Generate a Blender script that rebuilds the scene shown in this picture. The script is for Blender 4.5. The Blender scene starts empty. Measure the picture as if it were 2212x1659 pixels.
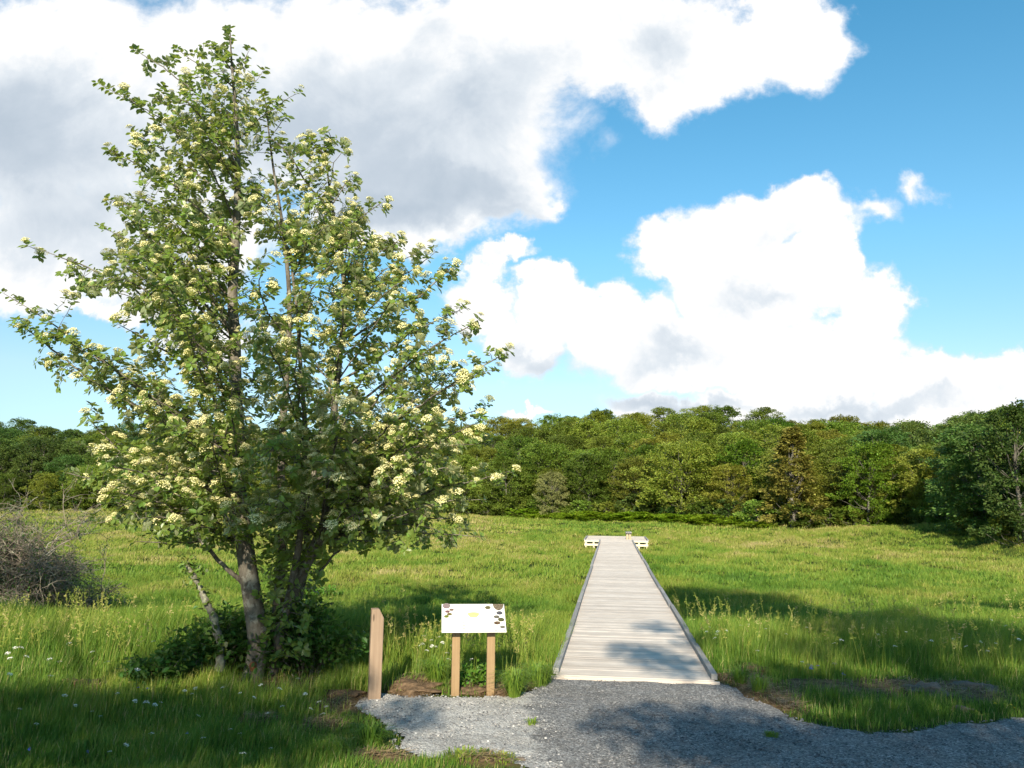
import bpy, math, random
import numpy as np
from mathutils import Matrix, Vector, Euler
R = math.radians
sc = bpy.context.scene
COL = sc.collection

# ------------------------------------------------------------------ camera, light, exposure
F_PX, HCAM, PITCH, ROLL = 800.0, 2.4, R(8.25), R(0.6)
cam_d = bpy.data.cameras.new('camera'); cam = bpy.data.objects.new('camera', cam_d); COL.objects.link(cam)
cam_d.sensor_width = 36; cam_d.lens = 36 * F_PX / 1024; cam_d.clip_end = 5000; cam_d.clip_start = .05
CM = Matrix.Rotation(R(90) + PITCH, 3, 'X') @ Matrix.Rotation(ROLL, 3, 'Z')
cam.matrix_world = Matrix.Translation((0, 0, HCAM)) @ CM.to_4x4()
sc.camera = cam
SUN_E, SUN_PHI = R(27), R(7)            # elevation; light travels towards +Y turned SUN_PHI towards +X
SDIR = Vector((math.sin(SUN_PHI) * math.cos(SUN_E), math.cos(SUN_PHI) * math.cos(SUN_E), -math.sin(SUN_E)))
sun_d = bpy.data.lights.new('sun', 'SUN'); sun_d.energy = 4.6; sun_d.angle = R(.5); sun_d.color = (1, .89, .70)
sun = bpy.data.objects.new('sun', sun_d); COL.objects.link(sun)
sun.rotation_euler = SDIR.to_track_quat('-Z', 'Y').to_euler()
sc.view_settings.view_transform = 'Standard'; sc.view_settings.look = 'None'
sc.view_settings.exposure = 1.0; sc.view_settings.gamma = 1
sc.render.engine = 'CYCLES'
cy = sc.cycles
cy.max_bounces = 6; cy.diffuse_bounces = 3; cy.glossy_bounces = 2; cy.transmission_bounces = 4; cy.transparent_max_bounces = 4
cy.use_adaptive_sampling = True; cy.adaptive_threshold = .02; cy.sample_clamp_indirect = 4
cy.use_denoising = True
try: cy.denoiser = 'OPENIMAGEDENOISE'
except Exception: pass

def ray(dx, dy):
    """direction of a point of the photo (2212-wide coordinates)"""
    px, py = dx * .462929, dy * .462929
    v = CM @ Vector(((px - 512) / F_PX, (384 - py) / F_PX, -1))
    return v
def at(dx, dy, z=0.0):
    v = ray(dx, dy); t = (z - HCAM) / v.z
    return (v.x * t, v.y * t)
def aty(dx, dy, Y):
    v = ray(dx, dy); t = Y / v.y
    return Vector((v.x * t, Y, HCAM + v.z * t))

# ------------------------------------------------------------------ node helper
class NT:
    def __init__(s, tree): s.t = tree; s.n = tree.nodes; s.n.clear()
    def add(s, kind, ins=None, **kw):
        nd = s.n.new('ShaderNode' + kind)
        for k, v in kw.items(): setattr(nd, k, v)
        for k, v in (ins or {}).items():
            sk = nd.inputs[k]
            if isinstance(v, bpy.types.NodeSocket): s.t.links.new(v, sk)
            else: sk.default_value = v
        return nd
    def math(s, op, a, b=0.0, c=0.0, clamp=False):
        return s.add('Math', {0: a, 1: b, 2: c}, operation=op, use_clamp=clamp).outputs[0]
    def vm(s, op, a, b=(0, 0, 0)):
        return s.add('VectorMath', {0: a, 1: b}, operation=op)
    def noise(s, vec, scale, detail=4, rough=.55, dist=0.0):
        return s.add('TexNoise', {'Vector': vec, 'Scale': scale, 'Detail': detail, 'Roughness': rough, 'Distortion': dist})
    def ramp(s, fac, stops, interp='LINEAR'):
        nd = s.add('ValToRGB', {0: fac}); cr = nd.color_ramp; cr.interpolation = interp
        while len(cr.elements) < len(stops): cr.elements.new(.5)
        for e, (p, c) in zip(cr.elements, stops): e.position = p; e.color = (*c, 1) if len(c) == 3 else c
        return nd.outputs[0]
    def mix(s, f, a, b, blend='MIX'):
        nd = s.add('Mix', data_type='RGBA', blend_type=blend)
        for i, v in ((0, f), (6, a), (7, b)):
            if isinstance(v, bpy.types.NodeSocket): s.t.links.new(v, nd.inputs[i])
            else: nd.inputs[i].default_value = v if i == 0 else ((*v, 1) if len(v) == 3 else v)
        return nd.outputs[2]
    def sstep(s, x, lo, hi, a=0.0, b=1.0):
        return s.add('MapRange', {0: x, 1: lo, 2: hi, 3: a, 4: b}, interpolation_type='SMOOTHSTEP').outputs[0]
def newmat(name):
    m = bpy.data.materials.new(name); m.use_nodes = True
    return m, NT(m.node_tree)
def finish(nt, shader): nt.t.links.new(shader, nt.add('OutputMaterial').inputs[0])

# ------------------------------------------------------------------ world: Nishita sky with procedural clouds
w = bpy.data.worlds.new("World"); sc.world = w; w.use_nodes = True
nt = NT(w.node_tree)
sky = nt.add('TexSky', sky_type='NISHITA', sun_disc=False, sun_elevation=SUN_E, altitude=900,
             air_density=1.0, dust_density=.6, ozone_density=2.2)
sky.sun_rotation = math.atan2(-SDIR.x, -SDIR.y)
tc = nt.add('TexCoord'); dirv = tc.outputs['Generated']
sep = nt.add('SeparateXYZ', {0: dirv})
ay = nt.math('MAXIMUM', nt.math('ABSOLUTE', sep.outputs[1]), .08)
uu = nt.math('DIVIDE', sep.outputs[0], ay); vv = nt.math('DIVIDE', sep.outputs[2], ay)
P0 = nt.add('CombineXYZ', {0: uu, 1: vv, 2: 0.0}).outputs[0]
n1 = nt.noise(P0, 3.2, 3, .5).outputs['Color']
n2 = nt.noise(P0, 13.0, 5, .62).outputs['Color']
d1 = nt.vm('SCALE', nt.vm('SUBTRACT', n1, (.5, .5, .5)).outputs[0]); d1.inputs['Scale'].default_value = .16
d2 = nt.vm('SCALE', nt.vm('SUBTRACT', n2, (.5, .5, .5)).outputs[0]); d2.inputs['Scale'].default_value = .085
n3 = nt.noise(P0, 44.0, 4, .6).outputs['Color']
d3 = nt.vm('SCALE', nt.vm('SUBTRACT', n3, (.5, .5, .5)).outputs[0]); d3.inputs['Scale'].default_value = .030
P = nt.vm('ADD', nt.vm('ADD', P0, d1.outputs[0]).outputs[0], d2.outputs[0]).outputs[0]
P = nt.vm('MULTIPLY', nt.vm('ADD', P, d3.outputs[0]).outputs[0], (1, 1, 0)).outputs[0]
def uv(dx, dy):
    v = ray(dx, dy); return v.x / v.y, v.z / v.y
def blobs(lst, k=.12):
    acc = None
    for b in lst:
        cx, cy_, rx, ry = b[:4]; amp = b[4] if len(b) > 4 else 1.0
        u0, v0 = uv(cx, cy_); u1, _ = uv(cx + rx, cy_); _, v1 = uv(cx, cy_ + ry)
        q = nt.vm('MULTIPLY', nt.vm('SUBTRACT', P, (u0, v0, 0)).outputs[0], (1 / abs(u1 - u0), 1 / abs(v1 - v0), 0)).outputs[0]
        ln = nt.vm('LENGTH', q).outputs['Value']
        f = nt.math('MULTIPLY_ADD', ln, -amp, amp)
        acc = f if acc is None else nt.math('SMOOTH_MAX', acc, f, k)
    return acc
CL = [(120, 230, 470, 330), (560, 200, 520, 330), (900, 250, 420, 300), (1000, 400, 250, 150), (1240, 70, 450, 170), (1490, 120, 270, 140),
      (1690, 80, 160, 160), (250, 520, 420, 170), (60, 560, 230, 130), (850, 480, 270, 110), (1120, 440, 120, 60, .8), (480, 725, 160, 55, .6), (260, 655, 260, 40, .6),
      (1085, 570, 85, 40, .8), (1030, 650, 110, 80), (1480, 560, 110, 95), (1600, 510, 150, 100), (1720, 470, 150, 85), (1770, 550, 90, 110),
      (1640, 640, 260, 120), (1300, 690, 220, 90), (1190, 650, 90, 70), (1850, 690, 110, 100), (1500, 750, 320, 100), (1120, 740, 120, 80),
      (1750, 790, 260, 100), (1620, 865, 400, 60), (2050, 850, 200, 90), (2180, 810, 130, 80), (1980, 910, 350, 50),
      (1978, 408, 62, 44, .34), (1885, 450, 85, 40, .36), (1115, 878, 80, 18, .7)]
DK = [(700, 320, 640, 300, .62), (150, 380, 380, 300, .6), (880, 420, 380, 150, 1.0), (520, 330, 320, 170, .7), (60, 330, 260, 260, .75), (1050, 200, 380, 160, .55), (1180, 790, 200, 60, .6), (1450, 745, 190, 60, .38),
      (1420, 855, 280, 42, .62), (1850, 880, 320, 38, .55), (1680, 650, 170, 50, .3), (300, 560, 260, 90, .5), (1080, 480, 200, 60, .8), (1400, 100, 160, 110, .35)]
fld = blobs(CL); dk = blobs(DK, .2)
nz = nt.noise(P0, 7.0, 9, .60, .3).outputs[0]
nzs = nt.noise(nt.vm('ADD', P0, (.012, -.022, 0)).outputs[0], 7.0, 9, .60, .3).outputs[0]
fl2 = nt.math('ADD', fld, nt.math('MULTIPLY', nt.math('SUBTRACT', nz, .5), .85))
alpha = nt.sstep(fl2, .0, .34)
alpha = nt.math('MULTIPLY', alpha, nt.sstep(sep.outputs[2], -.02, .03))
relief = nt.math('MULTIPLY', nt.math('SUBTRACT', nz, nzs), 1.0)
dark = nt.math('ADD', nt.sstep(dk, -.05, .75), nt.math('MULTIPLY', nt.math('SUBTRACT', nz, .5), .15), clamp=True)
edge = nt.sstep(fl2, .2, .75)
dark = nt.math('MULTIPLY', dark, nt.math('MULTIPLY_ADD', edge, .5, .5))
cb = nt.math('SUBTRACT', 1.0, nt.math('SUBTRACT', nt.math('MULTIPLY', dark, .8), relief), clamp=True)
ccol = nt.ramp(cb, [(0, (2.4, 2.85, 3.35)), (.4, (3.0, 3.4, 3.85)), (.72, (4.0, 4.3, 4.6)), (1, (5.7, 5.6, 5.5))])
ccol = nt.mix(nt.sstep(fl2, .05, .32), (3.9, 4.35, 5.1), ccol)
stint = nt.ramp(sep.outputs[2], [(0, (.45, .58, .66)), (.14, (.85, .86, .80)), (.30, (.68, 1.05, .98)), (.58, (.42, 1.06, 1.06))])
skyc = nt.mix(1.0, sky.outputs[0], stint, 'MULTIPLY')
fin = nt.mix(alpha, skyc, ccol)
bg = nt.add('Background', {0: fin, 1: .1})
nt.t.links.new(bg.outputs[0], nt.add('OutputWorld').inputs[0])

# ------------------------------------------------------------------ numpy noise and small maths
rng = np.random.default_rng(7); random.seed(7)
_lat = np.random.default_rng(3).random((256, 256))
def vnoise(x, y, s=1.0, off=0):
    x = np.asarray(x) / s + off * 17.3; y = np.asarray(y) / s + off * 9.1
    xi = np.floor(x).astype(int); yi = np.floor(y).astype(int); fx = x - xi; fy = y - yi
    fx = fx * fx * (3 - 2 * fx); fy = fy * fy * (3 - 2 * fy)
    a = _lat[xi % 256, yi % 256]; b = _lat[(xi + 1) % 256, yi % 256]; c = _lat[xi % 256, (yi + 1) % 256]; d = _lat[(xi + 1) % 256, (yi + 1) % 256]
    return (a * (1 - fx) + b * fx) * (1 - fy) + (c * (1 - fx) + d * fx) * fy
def fbm(x, y, s, o=4, off=0):
    r = 0; am = .5
    for i in range(o): r = r + am * vnoise(x, y, s / 2 ** i, off + i); am *= .5
    return r / (1 - .5 ** o)
def sst(x, a, b):
    t = np.clip((np.asarray(x, float) - a) / (b - a), 0, 1); return t * t * (3 - 2 * t)
def inpoly(x, y, poly):
    x = np.asarray(x); y = np.asarray(y); r = np.zeros(x.shape, bool); n = len(poly)
    for i in range(n):
        x1, y1 = poly[i]; x2, y2 = poly[(i + 1) % n]
        if y1 == y2: continue
        r ^= ((y1 > y) != (y2 > y)) & (x < (x2 - x1) * (y - y1) / (y2 - y1) + x1)
    return r

# ------------------------------------------------------------------ terrain
_pa = np.array([-500, 0, 93, 300, 444, 510, 580, 650, 740, 778, 833, 903, 963, 986, 1024, 1400])
_yb = np.array([512, 512, 511, 512, 514, 516.5, 520, 520, 525, 529.5, 528, 526.5, 531, 536, 539, 541])
_E = np.array([100, 100, 100, 100, 100, 95, 90, 86, 78, 71, 72, 70, 61, 54, 50, 48.])
_ys = np.array([425, 425, 430, 430, 430, 426, 416, 412, 417, 420, 424, 430, 426, 420, 416, 416.])
TA = (_pa - 512) / 800.0
ZE = HCAM - (_yb - (500 + (_pa - 512) * .0105)) / 800 * _E
RW = 66.0
ZR = HCAM + ((500 + (_pa - 512) * .0105) - _ys) / 800 * (_E + RW) - 6.9
def ground_z(x, y):
    x = np.asarray(x, float); y = np.asarray(y, float)
    a = np.clip(x / np.maximum(y, 6.0), -1.2, 1.1)
    E = np.interp(a, TA, _E); zE = np.interp(a, TA, ZE); zR = np.interp(a, TA, ZR)
    near = sst(y, 11.2, 26) * -.75 + .8 * sst(y, 6.5, 1.0)
    z = near + (zE - near) * sst(y, 48, E)
    h = np.maximum(zR - zE, 0)
    z = z + h * np.clip((y - E + 2) / 58, 0, 1.02)
    mx, my = 30.0, 62.0
    z = z + .55 * np.exp(-((x - mx) / 9) ** 2 - ((y - my) / 4.0) ** 2)
    z = z + (fbm(x, y, 5.0, 3, 5) - .5) * .22 * sst(y, 12.5, 20)
    hm = np.abs(fbm(x, y, 1.9, 3, 61) - .5) * 2
    z = z + (hm - .3) * .46 * sst(y, 13, 22) * sst(y, E + 5, E)
    return z
def gz(x, y): return float(ground_z(x, y))

# ------------------------------------------------------------------ object helpers
def tag(o, label=None, cat=None, group=None, kind=None):
    if label: o['label'] = label
    if cat: o['category'] = cat
    if group: o['group'] = group
    if kind: o['kind'] = kind
    return o
def link(o, parent=None):
    COL.objects.link(o)
    if parent is not None: o.parent = parent
    return o
def empty(name, loc=(0, 0, 0), rz=0.0, parent=None):
    o = bpy.data.objects.new(name, None); o.location = loc; o.rotation_euler = (0, 0, rz); o.empty_display_size = .2
    return link(o, parent)
def np_mesh(name, V, F, mat=None, attr=None, smooth=False):
    """F: int array (M,k) or list of such arrays"""
    V = np.asarray(V, np.float32)
    Fs = [f for f in (F if isinstance(F, list) else [F]) if len(f)]
    me = bpy.data.meshes.new(name)
    me.vertices.add(len(V)); me.vertices.foreach_set('co', V.ravel())
    lv = np.concatenate([np.asarray(f).ravel() for f in Fs]).astype(np.int32)
    tot = np.concatenate([np.full(len(f), f.shape[1]) for f in Fs]); st = np.concatenate([[0], np.cumsum(tot)[:-1]]).astype(np.int32)
    me.loops.add(len(lv)); me.loops.foreach_set('vertex_index', lv)
    me.polygons.add(len(tot)); me.polygons.foreach_set('loop_start', st)
    me.polygons.foreach_set('use_smooth', np.full(len(tot), smooth))
    for k, v in (attr or {}).items():
        me.attributes.new(k, 'FLOAT', 'POINT').data.foreach_set('value', np.asarray(v, np.float32))
    me.update(calc_edges=True)
    if mat: me.materials.append(mat)
    return me
def obj(name, me, parent=None, loc=None):
    o = bpy.data.objects.new(name, me)
    if loc is not None: o.location = loc
    return link(o, parent)
class MB:
    """collects boxes and other small shapes into one mesh"""
    def __init__(s): s.v = []; s.f = []; s.a = []
    def add(s, V, F, a=0.5):
        o = len(s.v); s.v += [tuple(p) for p in V]; s.f += [tuple(i + o for i in f) for f in F]; s.a += [a] * len(V)
    def box(s, x0, x1, y0, y1, z0, z1, a=.5, M=None):
        V = [Vector((x, y, z)) for x in (x0, x1) for y in (y0, y1) for z in (z0, z1)]
        if M is not None: V = [M @ p for p in V]
        s.add(V, [(0, 1, 3, 2), (4, 6, 7, 5), (0, 4, 5, 1), (2, 3, 7, 6), (0, 2, 6, 4), (1, 5, 7, 3)], a)
    def mesh(s, name, mat, bevel=0, smooth=False):
        me = bpy.data.meshes.new(name); me.from_pydata(s.v, [], s.f)
        me.attributes.new('tint', 'FLOAT', 'POINT').data.foreach_set('value', np.array(s.a, np.float32))
        if bevel:
            import bmesh
            bm = bmesh.new(); bm.from_mesh(me)
            bmesh.ops.bevel(bm, geom=bm.edges[:], offset=bevel, segments=1, affect='EDGES'); bm.to_mesh(me); bm.free()
        me.materials.append(mat)
        return me
def tubes(chains, sides=6):
    """chains: list of (points Nx3, radii N) -> V, quads"""
    VV = []; FF = []; o = 0
    ang = np.arange(sides) * 2 * math.pi / sides; ca, sa = np.cos(ang), np.sin(ang)
    idx = np.arange(sides); nx = (idx + 1) % sides
    for p, r in chains:
        p = np.asarray(p, float); r = np.asarray(r, float); n = len(p)
        if n < 2: continue
        t = np.gradient(p, axis=0); t /= np.linalg.norm(t, axis=1, keepdims=True) + 1e-9
        m = np.abs(t.mean(0)); ref = np.zeros(3); ref[np.argmin(m)] = 1
        u = np.cross(t, ref); u /= np.linalg.norm(u, axis=1, keepdims=True) + 1e-9; v = np.cross(t, u)
        ring = p[:, None, :] + r[:, None, None] * (u[:, None, :] * ca[None, :, None] + v[:, None, :] * sa[None, :, None])
        VV.append(ring.reshape(-1, 3))
        for i in range(n - 1):
            a = o + i * sides
            FF.append(np.stack([a + idx, a + nx, a + sides + nx, a + sides + idx], 1))
        o += n * sides
    return np.concatenate(VV), np.concatenate(FF)

# ------------------------------------------------------------------ materials
def leaf_mat(name, top, under, trans, tfac=.35, var=.35, rough=.45, spec=.35, obvar=.0):
    m, n = newmat(name)
    t = n.add('Attribute', attribute_name='tint').outputs['Fac']
    g = n.add('NewGeometry')
    oi = n.add('ObjectInfo').outputs['Random']
    h = n.math('MULTIPLY_ADD', n.math('SUBTRACT', t, .5), .06, .5)
    if obvar: h = n.math('ADD', h, n.math('MULTIPLY', n.math('SUBTRACT', n.math('FRACT', n.math('MULTIPLY', oi, 7.31)), .5), -.05 * obvar))
    val = n.math('MULTIPLY_ADD', n.math('SUBTRACT', t, .5), var * 2, 1.0)
    if obvar: val = n.math('MULTIPLY', val, n.math('MULTIPLY_ADD', n.math('SUBTRACT', oi, .5), .7 * obvar, 1.0))
    c = n.mix(g.outputs['Backfacing'], top, under)
    c = n.add('HueSaturation', {'Hue': h, 'Value': val, 'Color': c}).outputs[0]
    ct = n.add('HueSaturation', {'Hue': h, 'Value': val, 'Color': (*trans, 1)}).outputs[0]
    b = n.add('BsdfPrincipled', {'Base Color': c, 'Roughness': rough, 'Specular IOR Level': spec})
    tr = n.add('BsdfTranslucent', {0: ct})
    mx = n.add('MixShader', {0: tfac, 1: b.outputs[0], 2: tr.outputs[0]})
    finish(n, mx.outputs[0]); return m
def grass_mat(name, stops, tfac=.35):
    m, n = newmat(name)
    t = n.add('Attribute', attribute_name='tint').outputs['Fac']
    c = n.ramp(t, stops)
    d = n.add('BsdfPrincipled', {'Base Color': c, 'Roughness': .55, 'Specular IOR Level': .25})
    tr = n.add('BsdfTranslucent', {0: c})
    mx = n.add('MixShader', {0: tfac, 1: d.outputs[0], 2: tr.outputs[0]})
    finish(n, mx.outputs[0]); return m
def bark_mat(name, c1, c2, scale=14, c3=None):
    m, n = newmat(name)
    tcn = n.add('TexCoord').outputs['Object']
    v = n.vm('MULTIPLY', tcn, (1, 1, .45)).outputs[0]
    nz = n.noise(v, scale, 6, .65).outputs[0]
    c = n.ramp(nz, [(.32, c1), (.62, c2)])
    if c3:
        n2 = n.noise(tcn, scale * .45, 4, .7).outputs[0]
        c = n.mix(n.sstep(n2, .52, .62), c, c3)
    bp = n.add('Bump', {'Strength': .7, 'Distance': .02, 'Height': nz})
    b = n.add('BsdfPrincipled', {'Base Color': c, 'Roughness': .9, 'Specular IOR Level': .2, 'Normal': bp.outputs[0]})
    finish(n, b.outputs[0]); return m
def wood_mat(name, c1, c2, axis=1, tintamt=.5, grain=40, knots=None):
    m, n = newmat(name)
    tcn = n.add('TexCoord').outputs['Object']
    sc_ = [grain, grain, grain]; sc_[axis] = grain * .05
    nz = n.noise(n.vm('MULTIPLY', tcn, tuple(sc_)).outputs[0], 1.0, 5, .6).outputs[0]
    t = n.add('Attribute', attribute_name='tint').outputs['Fac']
    f = n.math('ADD', n.math('MULTIPLY', nz, 1 - tintamt), n.math('MULTIPLY', t, tintamt))
    c = n.ramp(f, [(.3, c1), (.7, c2)])
    blot = n.noise(tcn, 2.3, 4, .6).outputs[0]
    c = n.mix(n.sstep(blot, .35, .7, 0, .35), c, tuple(x * .78 for x in c1))
    if knots:
        vo = n.add('TexVoronoi', {'Vector': n.vm('MULTIPLY', tcn, knots).outputs[0], 'Scale': 1.0}).outputs['Distance']
        c = n.mix(n.sstep(vo, .10, .05, 0, .8), c, tuple(x * .3 for x in c1))
    bp = n.add('Bump', {'Strength': .35, 'Distance': .004, 'Height': nz})
    b = n.add('BsdfPrincipled', {'Base Color': c, 'Roughness': .75, 'Specular IOR Level': .25, 'Normal': bp.outputs[0]})
    finish(n, b.outputs[0]); return m
def plain(name, col, rough=.6, spec=.3, noise=0.0, nscale=20):
    m, n = newmat(name)
    c = (*col, 1)
    if noise:
        nz = n.noise(n.add('TexCoord').outputs['Object'], nscale, 4, .6).outputs[0]
        c = n.ramp(nz, [(.3, tuple(x * (1 - noise) for x in col)), (.7, tuple(min(1, x * (1 + noise)) for x in col))])
    finish(n, n.add('BsdfPrincipled', {'Base Color': c, 'Roughness': rough, 'Specular IOR Level': spec}).outputs[0])
    return m

# ------------------------------------------------------------------ ground sheet
PATH = [at(*p) for p in [(1199, 1452), (1168, 1478), (1140, 1496), (1075, 1502), (1000, 1507), (930, 1500), (870, 1503), (812, 1498), (765, 1512), (772, 1535),
                         (815, 1560), (850, 1585), (845, 1612), (880, 1640), (930, 1643), (1010, 1630), (1110, 1640), (1150, 1690)]]
PATH += [(-1.0, 5.0), (-1.6, 3.6), (-30, 2.6), (-30, -4), (34, -4), (34, 11.5), (14, 10.0)]
PATH += [at(*p) for p in [(2400, 1540), (2212, 1553), (2100, 1560), (1960, 1578), (1860, 1582), (1770, 1566), (1700, 1545), (1640, 1515), (1590, 1488), (1551, 1471)]]
FL, FR = Vector((*at(1197, 1454, .06), 0)), Vector((*at(1550, 1471, .06), 0))
BW_C = (FL + FR) / 2; BW_ANG = R(7.1); BW_W = 2.12; BW_L = 42.6; BW_DIR = Vector((math.sin(BW_ANG), math.cos(BW_ANG), 0)); BW_X = Vector((math.cos(BW_ANG), -math.sin(BW_ANG), 0))
def bw_local(x, y):
    dx = np.asarray(x) - BW_C.x; dy = np.asarray(y) - BW_C.y
    return dx * BW_X.x + dy * BW_X.y, dx * BW_DIR.x + dy * BW_DIR.y
def on_boardwalk(x, y, m=0.0):
    u, v = bw_local(x, y)
    return ((np.abs(u) < BW_W / 2 + m) & (v > -.05) & (v < BW_L)) | ((np.abs(u) < 2.2 + m) & (v > BW_L - .3) & (v < BW_L + 5.2))
DIRT = []
for cx, cy_, rx, ry in [(1640, 1500, 90, 22), (1600, 1470, 60, 14), (1690, 1530, 60, 14), (1900, 1488, 200, 22), (2080, 1500, 110, 22), (900, 1482, 60, 26), (1000, 1485, 50, 14), (1090, 1495, 60, 10),
                        (720, 1530, 90, 28), (690, 1570, 80, 20), (780, 1640, 110, 18), (1060, 1648, 90, 14), (640, 1480, 90, 26), (540, 1480, 60, 24), (560, 1560, 60, 12), (1145, 1500, 30, 12), (190, 1490, 40, 14), (1560, 1500, 40, 20)]:
    c = at(cx, cy_); e1 = at(cx + rx, cy_); e2 = at(cx, cy_ + ry)
    DIRT.append((c[0], c[1], abs(e1[0] - c[0]), abs(e2[1] - c[1])))
def dirt_f(x, y):
    r = np.zeros(np.shape(x))
    n = (fbm(x, y, .7, 4, 11) - .5) * 1.6
    for cx, cy_, rx, ry in DIRT:
        r = np.maximum(r, 1 - ((x - cx) / rx) ** 2 * .8 - ((y - cy_) / ry) ** 2 * .8 + n)
    return np.clip(r * 1.6, 0, 1)
def axis(lo_fine, hi_fine, step, lo, hi, g=1.12):
    a = list(np.arange(lo_fine, hi_fine, step)); s = step; x = a[-1]
    while x < hi: s *= g; x += s; a.append(x)
    s = step; x = a[0]; b = []
    while x > lo: s *= g; x -= s; b.append(x)
    return np.array(b[::-1] + a)
xs = axis(-10, 12, .14, -900, 900, 1.07); ys = axis(6.0, 20, .14, -120, 1500, 1.045)
gx, gy = np.meshgrid(xs, ys); gx = gx.ravel(); gy = gy.ravel()
zz = ground_z(gx, gy); dm = dirt_f(gx, gy) * (gy > 5) * (gy < 16)
inp = inpoly(gx, gy, PATH)
zz = zz + np.where((gy > 6) & (gy < 14) & ~inp, dm * (fbm(gx, gy, .45, 3, 2) - .3) * .14 + (fbm(gx, gy, 1.2, 3, 8) - .5) * .05, 0)
zz = np.where(inp, zz - .03, zz) - .07 * sst(gy, 15, 24)
nxs, nys = len(xs), len(ys)
ii = np.arange((nys - 1) * nxs).reshape(nys - 1, nxs)[:, :-1].ravel()
GF = np.stack([ii, ii + 1, ii + nxs + 1, ii + nxs], 1)
m, n = newmat('soil')
pos = n.add('NewGeometry').outputs['Position']
dn = n.noise(pos, 9, 6, .7).outputs[0]
fn = n.noise(pos, .35, 5, .6).outputs[0]
soil = n.ramp(dn, [(.3, (.055, .035, .02)), (.5, (.13, .085, .045)), (.7, (.24, .17, .09))])
green = n.ramp(n.noise(pos, 3.0, 6, .75).outputs[0], [(.3, (.022, .04, .008)), (.55, (.05, .075, .014)), (.75, (.10, .095, .028))])
da = n.add('Attribute', attribute_name='dirt').outputs['Fac']
c = n.mix(da, green, soil)
bp = n.add('Bump', {'Strength': .8, 'Distance': .03, 'Height': dn})
finish(n, n.add('BsdfPrincipled', {'Base Color': c, 'Roughness': .95, 'Specular IOR Level': .1, 'Normal': bp.outputs[0]}).outputs[0])
M_SOIL = m
go = obj('ground', np_mesh('ground', np.stack([gx, gy, zz], 1), GF, M_SOIL, {'dirt': dm}, True)); tag(go, kind='structure')

# gravel path: a sheet laid over the ground
m, n = newmat('gravel')
pos = n.add('NewGeometry').outputs['Position']
v1 = n.add('TexVoronoi', {'Vector': pos, 'Scale': 46.0}); v2 = n.add('TexVoronoi', {'Vector': pos, 'Scale': 95.0})
big = n.noise(pos, 1.1, 5, .6).outputs[0]
sx = n.add('SeparateXYZ', {0: pos})
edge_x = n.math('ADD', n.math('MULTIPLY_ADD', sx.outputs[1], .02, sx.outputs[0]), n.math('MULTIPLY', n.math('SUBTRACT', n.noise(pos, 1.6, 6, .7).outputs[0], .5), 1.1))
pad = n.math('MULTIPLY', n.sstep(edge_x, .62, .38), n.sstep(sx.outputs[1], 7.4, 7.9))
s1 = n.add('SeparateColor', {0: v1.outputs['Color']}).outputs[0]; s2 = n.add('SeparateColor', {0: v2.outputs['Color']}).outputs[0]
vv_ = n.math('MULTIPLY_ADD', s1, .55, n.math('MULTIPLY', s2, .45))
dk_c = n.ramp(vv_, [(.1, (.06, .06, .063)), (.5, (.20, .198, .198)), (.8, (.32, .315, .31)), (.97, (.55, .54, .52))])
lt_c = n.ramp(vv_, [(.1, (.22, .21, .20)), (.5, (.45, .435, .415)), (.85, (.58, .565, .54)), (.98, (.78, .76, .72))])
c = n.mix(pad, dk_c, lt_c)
c = n.mix(n.sstep(big, .35, .7, 0, .35), c, (.10, .09, .075))
hgt = n.math('ADD', n.math('MULTIPLY', v1.outputs['Distance'], -1.0), n.math('MULTIPLY', v2.outputs['Distance'], -.6))
bp = n.add('Bump', {'Strength': .9, 'Distance': .012, 'Height': hgt})
finish(n, n.add('BsdfPrincipled', {'Base Color': c, 'Roughness': .9, 'Specular IOR Level': .2, 'Normal': bp.outputs[0]}).outputs[0])
M_GRAVEL = m
px_ = np.arange(-8, 12, .05); py_ = np.arange(4.2, 12.2, .05)
gx, gy = np.meshgrid(px_, py_)
wob = (fbm(gx, gy, .5, 4, 21) - .5) * .35; wob2 = (fbm(gx, gy, .5, 4, 31) - .5) * .35
ins = inpoly(gx + wob, gy + wob2, PATH)
cell = ins[:-1, :-1] & ins[1:, :-1] & ins[:-1, 1:] & ins[1:, 1:]
ub, vb = bw_local(gx, gy); cell &= ~((np.abs(ub) < 1.2) & (vb > .02))[:-1, :-1]
nn = len(px_); ii = (np.arange(len(py_))[:, None] * nn + np.arange(nn)[None, :])[:-1, :-1][cell]
gzv = ground_z(gx, gy) + .008 + (fbm(gx, gy, .22, 3, 41) - .5) * .035
V = np.stack([gx.ravel(), gy.ravel(), gzv.ravel()], 1)
Fq = np.stack([ii, ii + 1, ii + nn + 1, ii + nn], 1)
us, inv = np.unique(Fq, return_inverse=True)
po = obj('gravel_path', np_mesh('gravel_path', V[us], inv.reshape(-1, 4), M_GRAVEL, None, True)); tag(po, kind='structure')
# the road running on behind the camera
bxs = np.arange(-60, 60.1, 1.0); bys = np.arange(-3.9, 4.3, .4); bx, by = np.meshgrid(bxs, bys)
ii = (np.arange(len(bys))[:, None] * len(bxs) + np.arange(len(bxs))[None, :])[:-1, :-1].ravel()
ro = obj('road', np_mesh('road', np.stack([bx.ravel(), by.ravel(), ground_z(bx, by).ravel() + .004], 1), np.stack([ii, ii + 1, ii + len(bxs) + 1, ii + len(bxs)], 1), M_GRAVEL, None, True)); tag(ro, kind='structure')

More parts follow.
